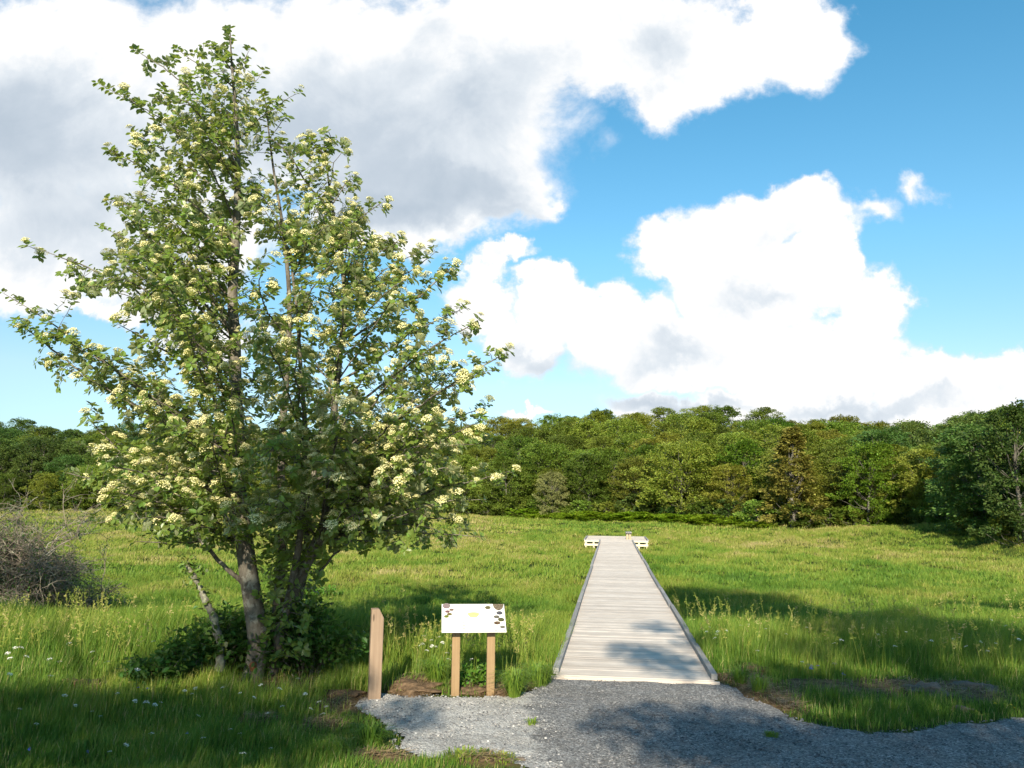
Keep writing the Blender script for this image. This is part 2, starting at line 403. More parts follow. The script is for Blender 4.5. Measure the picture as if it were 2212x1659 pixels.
# loose stones on the path
def pebble(nm, seed, mat):
    r = np.random.default_rng(seed)
    import bmesh
    bm = bmesh.new(); bmesh.ops.create_icosphere(bm, subdivisions=1, radius=1)
    V = np.array([v.co[:] for v in bm.verts]); Fc = np.array([[v.index for v in f.verts] for f in bm.faces]); bm.free()
    V *= r.uniform(.75, 1.2, (len(V), 1)); return V, Fc
PB = [pebble('p', s, None) for s in range(4)]
NP = 26000
X = rng.uniform(-4.5, 6.5, NP); Y = rng.uniform(7.0, 11.4, NP)
ok = inpoly(X, Y, PATH) & ~on_boardwalk(X, Y, .1); X, Y = X[ok], Y[ok]
Vs = []; Fs = []; Ts = []; o = 0
for i in range(len(X)):
    pv, pf = PB[i % 4]; s = .006 + .012 * random.random() ** 3
    a = random.random() * 6.28; ca, sa = math.cos(a), math.sin(a)
    q = pv * (s, s * .8, s * .55); q = np.stack([q[:, 0] * ca - q[:, 1] * sa + X[i], q[:, 0] * sa + q[:, 1] * ca + Y[i], q[:, 2] + s * .1], 1)
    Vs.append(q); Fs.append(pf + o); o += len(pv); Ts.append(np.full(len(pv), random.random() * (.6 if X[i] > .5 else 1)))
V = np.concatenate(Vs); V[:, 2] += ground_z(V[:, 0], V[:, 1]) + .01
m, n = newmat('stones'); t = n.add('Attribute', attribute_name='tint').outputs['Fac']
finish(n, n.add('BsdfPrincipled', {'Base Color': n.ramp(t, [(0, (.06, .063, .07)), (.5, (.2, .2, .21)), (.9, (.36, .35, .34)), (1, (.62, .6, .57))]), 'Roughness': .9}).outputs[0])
M_STONE = m
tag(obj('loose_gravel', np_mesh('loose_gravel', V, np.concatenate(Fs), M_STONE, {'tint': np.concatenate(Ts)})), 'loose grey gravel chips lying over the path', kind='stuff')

# ------------------------------------------------------------------ boardwalk
M_DECK = wood_mat('weathered_deck', (.46, .40, .35), (.66, .59, .525), 0, .34, 60)
M_RAIL = wood_mat('grey_timber', (.20, .195, .19), (.36, .35, .34), 1, .4, 40)
M_FASC = wood_mat('pale_timber', (.52, .44, .31), (.72, .64, .48), 0, .4, 40)
M_POST = wood_mat('post_timber', (.225, .148, .075), (.32, .22, .12), 2, .15, 45, (6, 6, 2.2))
M_DARKW = plain('dark_underside', (.05, .045, .04), .9, .1, .3)
SL = -.0056; Z0 = .05
bw = empty('boardwalk', (BW_C.x, BW_C.y, 0), -BW_ANG)
tag(bw, 'long straight boardwalk of pale weathered planks running out over the meadow to a wider platform', 'boardwalk')
def dz(v): return Z0 + SL * v - .05 * math.sin(min(1, v / BW_L) * math.pi)
b = MB(); v = 0.0; HWI = BW_W / 2
while v < BW_L - .05:
    pw_ = .137; z = dz(v) + random.uniform(-.002, .002)
    b.box(-HWI + random.uniform(-.006, .006), HWI + random.uniform(-.006, .006), v, v + pw_, z - .032, z, random.random()); v += .144
obj('deck', b.mesh('deck', M_DECK, .004), bw)
for sx_ in (-1, 1):
    b = MB(); v = .02; tlt = 0
    while v < BW_L - .3:
        L = min(4.0, BW_L - .02 - v); off = random.uniform(-.012, .012); off2 = off + random.uniform(-.01, .01)
        x0, x1 = sx_ * HWI - .042, sx_ * HWI + .042
        za, zb = dz(v) + .003, dz(v + L) + .003
        V = [(x0 + off, v, za), (x1 + off, v, za), (x1 + off2, v + L - .012, zb), (x0 + off2, v + L - .012, zb)]
        h1 = .082 + random.uniform(-.004, .004)
        V += [(p[0], p[1], p[2] + h1) for p in V]
        b.add(V, [(3, 2, 1, 0), (4, 5, 6, 7), (0, 1, 5, 4), (1, 2, 6, 5), (2, 3, 7, 6), (3, 0, 4, 7)], random.uniform(.3, .8)); v += L
    obj('edge_rail', b.mesh('edge_rail', M_RAIL, .006), bw)
b = MB()
b.box(-HWI - .06, HWI + .06, -.045, -.004, -.12, Z0 - .006, .2)
obj('end_board', b.mesh('end_board', M_DECK, .004), bw)
b = MB()
for sx_ in (-HWI + .08, -.05, HWI - .18):
    v = .1
    while v < BW_L - .5:
        L = 4.0; L = min(L, BW_L - .4 - v); za = dz(v) - .036; zb = dz(v + L) - .036
        V = [(sx_, v, za - .16), (sx_ + .1, v, za - .16), (sx_ + .1, v + L, zb - .16), (sx_, v + L, zb - .16)]; V += [(p[0], p[1], p[2] + .16) for p in V]
        b.add(V, [(3, 2, 1, 0), (4, 5, 6, 7), (0, 1, 5, 4), (1, 2, 6, 5), (2, 3, 7, 6), (3, 0, 4, 7)], .3); v += L
obj('joist', b.mesh('joist', M_DARKW), bw)
PZ = dz(BW_L) ; PH = 2.08; PL_ = 5.0
b = MB(); v = BW_L
while v < BW_L + PL_ - .05:
    z = PZ + .004 + random.uniform(-.002, .002); b.box(-PH, PH, v, v + .137, z - .032, z, random.random()); v += .144
PEND = v
obj('platform_deck', b.mesh('platform_deck', M_DECK, .004), bw)
for x0, x1, y0, y1 in [(-PH - .04, -PH + .06, BW_L + .03, PEND - .11), (PH - .06, PH + .04, BW_L + .03, PEND - .11), (-PH - .04, PH + .04, PEND - .10, PEND)]:
    b = MB(); b.box(x0, x1, y0, y1, PZ + .006, PZ + .10, .6); obj('platform_edge', b.mesh('platform_edge', M_RAIL, .006), bw)
for s in (-1, 1):
    xa, xb = sorted((s * (HWI + .09), s * PH))
    b = MB(); b.box(xa, xb, BW_L - .03, BW_L - .003, PZ - .085, PZ + .012, .85); obj('fascia', b.mesh('fascia', M_FASC, .004), bw)
    b = MB(); b.box(xa, xb, BW_L - .03, BW_L - .003, PZ - .34, PZ - .20, .95); obj('fascia', b.mesh('fascia', M_FASC, .004), bw)
    for xp in (s * (PH - .10), s * (HWI + .42)):
        b = MB(); b.box(xp - .06, xp + .06, BW_L + .002, BW_L + .12, PZ - .9, PZ - .036, .6); obj('platform_post', b.mesh('platform_post', M_FASC, .006), bw)
    for yp in (BW_L + 2.5, PEND - .2):
        b = MB(); b.box(s * PH - .06, s * PH + .06, yp, yp + .12, PZ - .9, PZ - .036, .6); obj('platform_post', b.mesh('platform_post', M_FASC, .006), bw)
for k in range(9):
    for s in (-1, 1):
        y = 2 + k * 4.6; b = MB(); b.box(s * .85 - .06, s * .85 + .06, y, y + .12, -1.2, dz(y) - .20, .4); obj('support_post', b.mesh('support_post', M_FASC, .006), bw)
# bench on the platform, seen end-on
bc = BW_C + BW_X * .86 + BW_DIR * (BW_L + 2.6)
M_LEG = wood_mat('leg_timber', (.32, .26, .17), (.42, .35, .24), 2, .15, 45)
bench = empty('bench', (bc.x, bc.y, PZ + .005), -BW_ANG)
tag(bench, 'small backless wooden bench with grey slatted seat standing on the platform at the boardwalk end', 'bench')
for k in range(3):
    b = MB(); b.box(-.2 + k * .14, -.2 + k * .14 + .12, -.8, .8, .44, .50, .2 + .2 * k); obj('seat_slat', b.mesh('seat_slat', M_RAIL, .008), bench)
for y in (-.6, .48):
    b = MB(); b.box(-.17, -.02, y, y + .12, 0, .38, .5); obj('leg', b.mesh('leg', M_LEG, .006), bench)
    b = MB(); b.box(.02, .17, y, y + .12, 0, .38, .5); obj('leg', b.mesh('leg', M_LEG, .006), bench)
    b = MB(); b.box(-.2, .2, y - .01, y + .13, .382, .438, .3); obj('bearer', b.mesh('bearer', M_RAIL, .006), bench)

# ------------------------------------------------------------------ bollard and information panel
M_BOL = wood_mat('bollard_timber', (.23, .16, .11), (.32, .235, .165), 2, .15, 45, (7, 7, 1.6))
p = at(808, 1509); PX0 = Vector((p[0], p[1], 0))
bol = MB(); s = .075; hA, hB = 1.06, .955
V = [(-s, -s, -.25), (s, -s, -.25), (s, s, -.25), (-s, s, -.25), (-s, -s, hA), (s * .25, -s, hA), (s, -s, hB), (s, s, hB), (s * .25, s, hA), (-s, s, hA)]
bol.add(V, [(3, 2, 1, 0), (0, 1, 6, 5, 4), (1, 2, 7, 6), (2, 3, 9, 8, 7), (3, 0, 4, 9), (4, 5, 8, 9), (5, 6, 7, 8)], .5)
bo = obj('bollard', bol.mesh('bollard', M_BOL, .006), None, PX0); bo.rotation_euler = (0, R(.4), R(14))
tag(bo, 'single square timber post with a slanted top at the gravel edge beside the flowering tree', 'post')
def zat(dx, dy, Y): return aty(dx, dy, Y)
sg1, sg2 = Vector((*at(983, 1501), 0)), Vector((*at(1059, 1500), 0))
smid = (sg1 + sg2) / 2; sang = math.atan2(sg2.y - sg1.y, sg2.x - sg1.x)
sign = empty('information_sign', (smid.x, smid.y, 0), sang)
tag(sign, 'white slanted information panel with small round pictures on two timber posts at the gravel edge', 'sign')
half = (sg2 - sg1).length / 2
TILT = R(36); tl = aty(953, 1299, smid.y + .18); bl_ = aty(951, 1369, smid.y - .16)
PWD, PDP = .80, .49
pz_c = (tl.z + bl_.z) / 2; pc = Vector((-.005, -.0, pz_c))
PM = Matrix.Translation(pc) @ Matrix.Rotation(TILT, 4, 'X')
for s in (-1, 1):
    b = MB(); zt = pz_c - .055
    V = [(-.05, -.05, -.25), (.05, -.05, -.25), (.05, .05, -.25), (-.05, .05, -.25)]
    V += [(x, y, zt + math.tan(TILT) * y) for x, y, _ in V]
    b.add(V, [(3, 2, 1, 0), (4, 5, 6, 7), (0, 1, 5, 4), (1, 2, 6, 5), (2, 3, 7, 6), (3, 0, 4, 7)], .5)
    obj('post', b.mesh('post', M_POST, .005), sign, (s * half, 0, 0))
    b = MB(); b.box(-.055, .055, -.17, .17, -.042, -.013, .3, PM @ Matrix.Translation((s * half, 0, 0)))
    obj('bracket', b.mesh('bracket', plain('bracket_wood', (.10, .06, .035), .8, .2, .2), .003), sign)
M_PANEL = plain('panel_white', (.80, .80, .78), .35, .4)
b = MB(); b.box(-PWD / 2, PWD / 2, -PDP / 2, PDP / 2, -.012, 0, .5, PM)
obj('panel', b.mesh('panel', M_PANEL, .003), sign)
def disc(cx, cy_, rx, ry, z, k=20, wob=0.0):
    return [PM @ Vector((cx + rx * math.cos(a) * (1 + wob * math.sin(3 * a + cx * 40)), cy_ + ry * math.sin(a) * (1 + wob * math.cos(2 * a)), z)) for a in [i * 2 * math.pi / k for i in range(k)]]
def pic_mat(name, c1, c2, c3):
    m, n = newmat(name); tcn = n.add('TexCoord').outputs['Object']
    nz = n.noise(tcn, 75, 4, .7).outputs[0]
    finish(n, n.add('BsdfPrincipled', {'Base Color': n.ramp(nz, [(.36, c1), (.5, c2), (.64, c3)]), 'Roughness': .4}).outputs[0]); return m
# positions on the panel face: fractions across (0..1) and down (0..1)
def pxy(fx, fy): return (fx - .5) * PWD, (.5 - fy) * PDP
PICS = [('flower', .075, .075, .055, .085, ((.75, .45, .5), (.9, .7, .74), (.8, .78, .76))), ('peach', .155, .215, .034, .04, ((.5, .3, .25), (.7, .5, .42), (.75, .6, .5))),
        ('red', .09, .28, .034, .042, ((.45, .18, .2), (.6, .3, .33), (.7, .42, .42))), ('yellowbrown', .122, .375, .036, .042, ((.12, .08, .04), (.5, .4, .12), (.75, .65, .3))),
        ('lime', .073, .455, .034, .045, ((.2, .28, .02), (.5, .62, .06), (.7, .75, .3))), ('dark', .735, .14, .042, .055, ((.06, .05, .06), (.45, .4, .15), (.8, .75, .5))),
        ('grey', .915, .335, .046, .058, ((.05, .05, .08), (.25, .25, .33), (.7, .7, .75))), ('stone', .865, .475, .042, .05, ((.14, .12, .12), (.45, .42, .36), (.6, .56, .4))),
        ('moss', .933, .575, .045, .062, ((.07, .08, .03), (.3, .3, .12), (.5, .48, .25))), ('brown', .865, .69, .046, .052, ((.1, .06, .06), (.42, .25, .14), (.7, .5, .3))),
        ('small', .945, .832, .036, .046, ((.12, .1, .12), (.5, .48, .4), (.8, .78, .6)))]
PICS = [(a, b_, c, d, e, tuple(tuple(v * .22 for v in q) for q in f)) for a, b_, c, d, e, f in PICS]
for nm, fx, fy, rx, ry, cs in PICS:
    cx, cy_ = pxy(fx, fy); b = MB(); b.add(disc(cx, cy_, 1.15 * rx * PWD, 1.15 * ry * PDP, .0025), [tuple(range(20))])
    obj('picture', b.mesh('picture', pic_mat('picture_' + nm, *cs)), sign)
cx, cy_ = pxy(.905, .01); ex, ey = .088 * PWD, .235 * PDP
pts = []
for i in range(25):
    a = math.pi + i * math.pi / 24 * 1.0
    pts.append((min(cx + ex * math.cos(a), PWD / 2 - .003), min(cy_ + ey * math.sin(a), PDP / 2 - .003)))
b = MB(); b.add([PM @ Vector((x, y, .0025)) for x, y in pts], [tuple(range(25))])
obj('picture', b.mesh('picture', pic_mat('picture_twigs', (.04, .03, .02), (.13, .10, .07), (.26, .22, .15))), sign)
cx, cy_ = pxy(.50, .40); b = MB(); b.add(disc(cx, cy_, .088 * PWD, .11 * PDP, .0025, 24, .14), [tuple(range(24))])
obj('map', b.mesh('map', plain('map_yellow', (.55, .53, .20), .5)), sign)
b = MB()
for i in range(6):
    fx = .48 + .018 * i; x, y = pxy(fx, .335 + .0155 * i); b.add([PM @ Vector((x - .008, y + .002, .004)), PM @ Vector((x - .008, y - .001, .004)), PM @ Vector((x + .009, y - .006, .004)), PM @ Vector((x + .009, y - .003, .004))], [(0, 1, 2, 3)])
obj('map_path', b.mesh('map_path', plain('map_grey', (.10, .095, .06), .6)), sign)
M_GREYM = plain('print_grey', (.22, .25, .22), .6)
for fy, ww in ((.555, .026), (.655, .04), (.765, .05), (.875, .06)):
    x, y = pxy(.345, fy); wv = ww * PWD * .9
    b = MB(); b.add([PM @ Vector(q) for q in ((x - wv, y + .006, .0025), (x - wv * .5, y - .005, .0025), (x + wv * .5, y - .005, .0025), (x + wv, y + .006, .0025), (x, y + .002, .0025))], [(0, 1, 2, 3, 4)])
    b.add([PM @ Vector(q) for q in ((x - wv * .5, y - .007, .0025), (x - wv * .2, y - .014, .0025), (x + wv * .2, y - .014, .0025), (x + wv * .5, y - .007, .0025))], [(0, 1, 2, 3)])
    obj('diagram', b.mesh('diagram', M_GREYM), sign)
for fx, wv, hv in ((.55, .003, .008), (.725, .009, .004), (.838, .014, .007), (.90, .018, .003), (.965, .012, .007)):
    x, y = pxy(fx, .962); b = MB(); b.add([PM @ Vector(q) for q in ((x - wv, y - hv, .0025), (x + wv, y - hv, .0025), (x + wv, y + hv, .0025), (x - wv, y + hv, .0025))], [(0, 1, 2, 3)])
    obj('printed_mark', b.mesh('printed_mark', plain('print_dark', (.06, .06, .065), .6)), sign)

# ------------------------------------------------------------------ leaves, twigs
def nrm(v): return v / (np.linalg.norm(v, axis=-1, keepdims=True) + 1e-9)
LEAF_T = np.array([[0, 6, 1], [1, 6, 7], [1, 7, 2], [2, 7, 3], [0, 1, 4], [1, 5, 4], [1, 2, 5], [2, 3, 5]])
def leaf_geo(P, A, N, L, W, fold=.16, droop=.12):
    A = nrm(A); N = nrm(N - (N * A).sum(1, keepdims=True) * A); S = np.cross(A, N)
    L = L[:, None]; W = W[:, None]
    pt = lambda a, s, h: P + A * L * a + S * W * s + N * L * h
    V = np.stack([pt(0, 0, 0), pt(.35, 0, -fold * .4), pt(.7, 0, -fold * .5 - droop * .3), pt(1, 0, -droop), pt(.3, -.46, fold * .3), pt(.66, -.4, fold * .2 - droop * .3), pt(.3, .46, fold * .3), pt(.66, .4, fold * .2 - droop * .3)], 1)
    F = (np.arange(len(P)) * 8)[:, None, None] + LEAF_T[None]
    return V.reshape(-1, 3), F.reshape(-1, 3)
def card_geo(P, A, N, L, W):
    A = nrm(A); N = nrm(N - (N * A).sum(1, keepdims=True) * A); S = np.cross(A, N); L = L[:, None]; W = W[:, None]
    V = np.stack([P, P + A * L * .45 + S * W * .5 + N * L * .08, P + A * L, P + A * L * .55 - S * W * .5 - N * L * .08], 1)
    F = (np.arange(len(P)) * 4)[:, None] + np.arange(4)[None]
    return V.reshape(-1, 3), F
def rdir(n, r, up=0.0):
    v = r.normal(size=(n, 3)); v = nrm(v); v[:, 2] += up; return nrm(v)

M_LEAF = leaf_mat('whitebeam_leaf', (.150, .215, .045, 1), (.27, .31, .17, 1), (.36, .45, .05), .40, .34, .36, .5)
M_SHRUB = leaf_mat('shrub_leaf', (.045, .10, .015, 1), (.07, .13, .03, 1), (.12, .24, .02), .35, .35, .5, .3)
M_BARK = bark_mat('whitebeam_bark', (.055, .047, .038), (.17, .15, .12), 16, (.25, .24, .20))
M_TWIG = bark_mat('dead_twig', (.10, .08, .06), (.27, .23, .18), 9, (.30, .29, .23))
M_FBARK = bark_mat('forest_bark', (.06, .055, .045), (.17, .16, .135), 3)

# ------------------------------------------------------------------ the flowering whitebeam
TY = 10.94
def tp(dx, dy, d=0.0): return np.array(aty(dx, dy, TY + d))
STEMS = [[(543, 1492, -.06), (545, 1470, 0), (557, 1400, 0), (549, 1320, 0), (535, 1230, 0), (524, 1140, 0), (513, 1050, 0), (512, 950, .05), (508, 850, .05), (507, 740, .1), (502, 640, .1), (508, 540, .1), (512, 440, .1), (513, 340, .1), (508, 230, .05), (500, 130, 0), (497, 62, 0)],
         [(585, 1465, .15), (600, 1390, .15), (628, 1300, .15), (655, 1230, .1), (690, 1160, .05), (712, 1080, 0), (720, 980, 0), (722, 880, -.1), (735, 760, -.1), (745, 650, -.1), (735, 540, 0), (715, 430, .1), (700, 310, .1)],
         [(575, 1460, .3), (592, 1380, .35), (600, 1300, .4), (610, 1180, .45), (607, 1060, .5), (610, 940, .6), (620, 800, .6), (625, 650, .6), (612, 500, .6), (590, 360, .5), (572, 210, .3)],
         [(600, 1450, .4), (620, 1380, .45), (655, 1250, .6), (668, 1100, .8), (690, 950, 1.0), (720, 800, 1.2), (760, 660, 1.3)],
         [(592, 1440, .1), (640, 1210, -.1), (655, 1080, -.35), (660, 940, -.6), (650, 800, -.8), (640, 660, -.9), (625, 540, -.9)]]
TIPS = [(5, 632, 0), (32, 690, .3), (88, 540, -.2), (85, 775, .2), (158, 800, -.4), (137, 1020, -.2), (170, 960, .6), (185, 895, .2), (212, 180, 0), (292, 108, .1), (380, 105, -.1), (440, 92, .2), (238, 325, -.3), (232, 430, .3), (215, 490, .1), (300, 420, -.8), (300, 560, -1.2), (255, 700, -1.2), (260, 860, -1.4),
        (230, 1090, -.5), (290, 1170, 0), (210, 1130, .7), (340, 1050, -1.5), (360, 920, -1.8), (400, 700, -1.6), (400, 520, -1.3), (430, 330, -.8), (350, 250, .6), (280, 640, 1.2), (320, 820, 1.6), (270, 980, 1.4), (420, 450, 1.2),
        (540, 105, .1), (570, 150, 0), (612, 215, .2), (648, 200, 0), (670, 300, .4), (710, 285, 0), (738, 330, -.1), (765, 385, .3), (830, 435, 0), (860, 520, .4), (905, 545, -.3), (940, 545, 0), (978, 575, 0), (1005, 665, .2), (1035, 690, 0), (1098, 760, 0), (1060, 800, -.5), (1045, 880, .2), (1040, 910, 0),
        (1085, 1022, 0), (1030, 960, -.6), (985, 1080, -.3), (1040, 1160, -.2), (960, 1150, .4), (870, 1170, -.5), (800, 1100, -1.2), (880, 1030, -1.5), (940, 900, -1.4), (900, 760, -1.5), (850, 640, -1.2), (760, 480, -.9), (680, 420, -.9), (620, 330, -.6), (560, 620, -1.7), (640, 760, -2.0), (760, 880, -2.0), (600, 950, -2.0), (700, 1000, -1.9), (500, 850, -1.9),
        (880, 980, 1.6), (930, 820, 1.5), (840, 700, 1.7), (770, 560, 1.3), (660, 520, 1.5), (600, 700, 1.9), (700, 850, 2.0), (520, 920, 1.9), (460, 620, 1.7), (430, 1010, 1.7), (960, 1000, 1.0), (560, 400, 1.1), (480, 260, -.5), (780, 1150, .8)]
OL_Y = [40, 60, 100, 150, 200, 300, 350, 440, 530, 575, 620, 690, 760, 830, 900, 960, 1020, 1080, 1120, 1170, 1195]
OL_L = [488, 484, 432, 300, 250, 240, 245, 235, 200, 110, 60, 45, 95, 165, 195, 180, 150, 190, 220, 290, 400]
OL_R = [508, 515, 540, 570, 625, 690, 740, 820, 900, 960, 970, 1010, 1060, 1040, 1035, 1030, 1030, 1000, 980, 1030, 1000]
trg = np.random.default_rng(21)
def resample(pts, step):
    pts = np.asarray(pts); 
    # Catmull-Rom through the points
    q = np.vstack([2 * pts[0] - pts[1], pts, 2 * pts[-1] - pts[-2]]); out = []
    for i in range(1, len(q) - 2):
        p0, p1, p2, p3 = q[i - 1:i + 3]; n_ = max(2, int(np.linalg.norm(p2 - p1) / step))
        t = np.linspace(0, 1, n_, endpoint=False)[:, None]
        out.append(.5 * (2 * p1 + (p2 - p0) * t + (2 * p0 - 5 * p1 + 4 * p2 - p3) * t ** 2 + (3 * p1 - p0 - 3 * p2 + p3) * t ** 3))
    return np.vstack(out + [pts[-1:]])
for k in range(120):
    dy = trg.uniform(190, 1150); l = np.interp(dy, OL_Y, OL_L); r2 = np.interp(dy, OL_Y, OL_R); s_ = trg.uniform(-.92, .92); dx = l + (r2 - l) * (s_ + 1) / 2
    if r2 - l < 130: continue
    TIPS.append((dx, dy, .5 * (r2 - l) * .0064 * .78 * math.sqrt(1 - s_ * s_) * trg.choice([-1, 1]) * trg.uniform(.45, 1)))
TIPS += [(1010, 1120, .3), (1000, 1050, .5), (930, 1090, -.9), (900, 1130, .9), (860, 1080, -.6), (1050, 1080, .1), (980, 1165, .2), (960, 1010, -.8), (1060, 960, .3), (800, 1140, .2), (250, 1060, -.9), (300, 1120, -1.0), (200, 1050, .2), (250, 1010, -1.1), (330, 1130, .9)]
LIMBS = []
NP_, NPAR = [], []
def add_chain(pts, par):
    for p in pts:
        NP_.append(p); NPAR.append(par); par = len(NP_) - 1
    return par
STEP = .085
stem_ids = []
for st in STEMS:
    pts = resample([tp(*q) for q in st], STEP); i0 = len(NP_)
    add_chain(pts, -1); stem_ids.append(np.arange(i0, len(NP_)))
def px_of(p):
    v = CM.transposed() @ Vector((p[0], p[1], p[2] - HCAM))
    return (512 + F_PX * v.x / -v.z) / .462929, (384 - F_PX * v.y / -v.z) / .462929
for (dx, dy, dd) in TIPS:
    tip = tp(dx, dy, dd); best = None
    for si, ids in enumerate(stem_ids):
        base = NP_[ids[0]]
        for k in ids[::3]:
            q = NP_[k]; h = math.hypot(tip[0] - q[0], tip[1] - q[1]); dzv = tip[2] - q[2]
            if q[2] < 1.75: continue
            want = .62 * h + .15 if tip[2] > 3.2 else .25 * h
            c_ = abs(dzv - want) * .9 + h * .75 + .1 * si
            if best is None or c_ < best[0]: best = (c_, k)
    q = np.array(NP_[best[1]]); d = tip - q; L = np.linalg.norm(d)
    c1 = q + d * .5 + np.array([0, 0, .05 * L]) + trg.normal(size=3) * .05 * L
    n_ = max(4, int(L / STEP)); t = np.linspace(0, 1, n_ + 1)[1:, None]
    pts = q * (1 - t) ** 2 + 2 * c1 * t * (1 - t) + tip * t ** 2
    wig = np.cumsum(trg.normal(size=(n_, 3)) * .012, 0); wig *= (np.sin(np.linspace(0, math.pi, n_))[:, None])
    add_chain(pts + wig, best[1]); LIMBS.append(pts)
# attractors through the crown's volume
AT = []
lw = np.array([len(l_) for l_ in LIMBS], float) ** .8; lw /= lw.sum()
OUTL = [(x, y) for x, y in zip(OL_L, OL_Y)] + [(x, y) for x, y in zip(OL_R[::-1], OL_Y[::-1])]
while len(AT) < 10600:
    if trg.random() < .70:
        l_ = LIMBS[trg.choice(len(LIMBS), p=lw)]; t = trg.uniform(.22, 1.0); p = l_[int(t * (len(l_) - 1))]; p = p + trg.normal(size=3) * np.array([.21, .21, .12]) * (1.25 - .75 * t) * (.42 + .58 * float(sst(8.6 - p[2], 0, 3.0)))
        if t > .75: AT.append(p); continue
        qx, qy = px_of(p)
        if qy > 1195: continue
        AT.append(p); continue
    dy = trg.uniform(45, 1195); l = np.interp(dy, OL_Y, OL_L); r_ = np.interp(dy, OL_Y, OL_R)
    if trg.random() > (r_ - l) / 960: continue
    w_c = .8 if dy < 1000 else .9
    dx = .5 * (l + r_) + trg.uniform(-.5, .5) * (r_ - l) * w_c; s_ = 2 * (dx - l) / (r_ - l) - 1
    hd = .5 * (r_ - l) * .0064 * .78 * math.sqrt(max(0, 1 - s_ * s_)) * trg.uniform(-1, 1)
    p = tp(dx, dy, hd + .1)
    if vnoise(p[0] + 31, p[2] + p[1] * .7 + 11, .62) < .45: continue
    if dx < 470 and 640 < dy < 1000: continue
    AT.append(p)
for k in range(800):
    dy = trg.uniform(1080, 1430); AT.append(tp(trg.uniform(566, 650 + (1430 - dy) * .3), dy, trg.uniform(-.35, .8)))
AT = np.array(AT); alive = np.ones(len(AT), bool)
near_d = np.full(len(AT), 1e9); near_i = np.zeros(len(AT), int)
new = np.arange(len(NP_)); Pn = np.array(NP_)
for it in range(70):
    for c0 in range(0, len(new), 400):
        nb = new[c0:c0 + 400]; d = np.linalg.norm(AT[:, None, :] - Pn[nb][None], axis=2)
        j = d.argmin(1); dm_ = d[np.arange(len(AT)), j]; up = dm_ < near_d
        near_d[up] = dm_[up]; near_i[up] = nb[j[up]]
    alive &= near_d > .12
    act = alive & (near_d < 1.1)
    if not act.any(): break
    dirs = {}
    dv = nrm(AT[act] - Pn[near_i[act]])
    for i_, v_ in zip(near_i[act], dv): dirs[i_] = dirs.get(i_, 0) + v_
    i0 = len(NP_)
    for i_, v_ in dirs.items():
        v_ = v_ + trg.normal(size=3) * .15 + np.array([0, 0, .12]); v_ = v_ / (np.linalg.norm(v_) + 1e-9)
        NP_.append(Pn[i_] + v_ * STEP); NPAR.append(i_)
    new = np.arange(i0, len(NP_)); Pn = np.array(NP_)
NN = len(NP_); par = np.array(NPAR); kids = [[] for _ in range(NN)]
for i in range(NN):
    if par[i] >= 0: kids[par[i]].append(i)
tipsn = np.zeros(NN)
order = sorted(range(NN), key=lambda i: 0)
depth = np.zeros(NN, int)
for i in range(NN):
    if par[i] >= 0: depth[i] = depth[par[i]] + 1
for i in np.argsort(-depth):
    if not kids[i]: tipsn[i] = 1
    if par[i] >= 0: tipsn[par[i]] += tipsn[i]
rad = .0042 * tipsn ** (1 / 2.35)
for ids, r0, ex in zip(stem_ids, (.150, .085, .075, .06, .06), (1.0, 1, 1, 1, 1)):
    t = np.linspace(0, 1, len(ids)); rad[ids] = np.maximum(rad[ids], r0 * (1 - t) ** .9 * .92 + .006)
rad[stem_ids[0][:4]] *= np.array([1.35, 1.2, 1.1, 1.03])
chains = []
done = np.zeros(NN, bool)
for i in range(NN):
    if par[i] < 0 or done[i] is False: pass
starts = [i for i in range(NN) if par[i] < 0]; stack = list(starts)
stemset = {int(i): si for si, ids in enumerate(stem_ids) for i in ids}
while stack:
    s_ = stack.pop(); ch = [s_]; rr = [rad[s_]]
    if par[s_] >= 0: ch = [par[s_], s_]; rr = [min(rad[par[s_]], rad[s_] * 1.15), rad[s_]]
    cur = s_
    while kids[cur]:
        ks = kids[cur]; nx_ = max(ks, key=lambda k: (k in stemset and cur in stemset, tipsn[k]))
        for k in ks:
            if k != nx_: stack.append(k)
        ch.append(nx_); rr.append(rad[nx_]); cur = nx_
    rr[-1] *= .5
    chains.append((Pn[ch], np.array(rr)))
for a_, b_, r0_ in (((525, 1262, 0), (424, 1163, -.35), .034), ((690, 1235, .1), (762, 1160, -.1), .018)):
    q0, q1 = tp(*a_), tp(*b_); t = np.linspace(0, 1, 12)[:, None]
    chains.append((q0 * (1 - t) + q1 * t + np.cumsum(trg.normal(size=(12, 3)) * .008, 0), np.linspace(r0_, r0_ * .6, 12)))
big = [c for c in chains if c[1].max() > .03]; small = [c for c in chains if c[1].max() <= .03]
V1, F1 = tubes(big, 9); V2, F2 = tubes(small, 4)
tree_z = 0.0
root = empty('whitebeam_tree', tuple(tp(565, 1480, .1) * (1, 1, 0)))
tag(root, 'tall several-stemmed whitebeam tree covered in cream flower clusters beside the gravel', 'tree')
rl = np.array(root.location)
trunk_o = obj('trunk', np_mesh('trunk', np.concatenate([V1, V2]) - rl, np.concatenate([F1, F2 + len(V1)]), M_BARK, None, True), root)
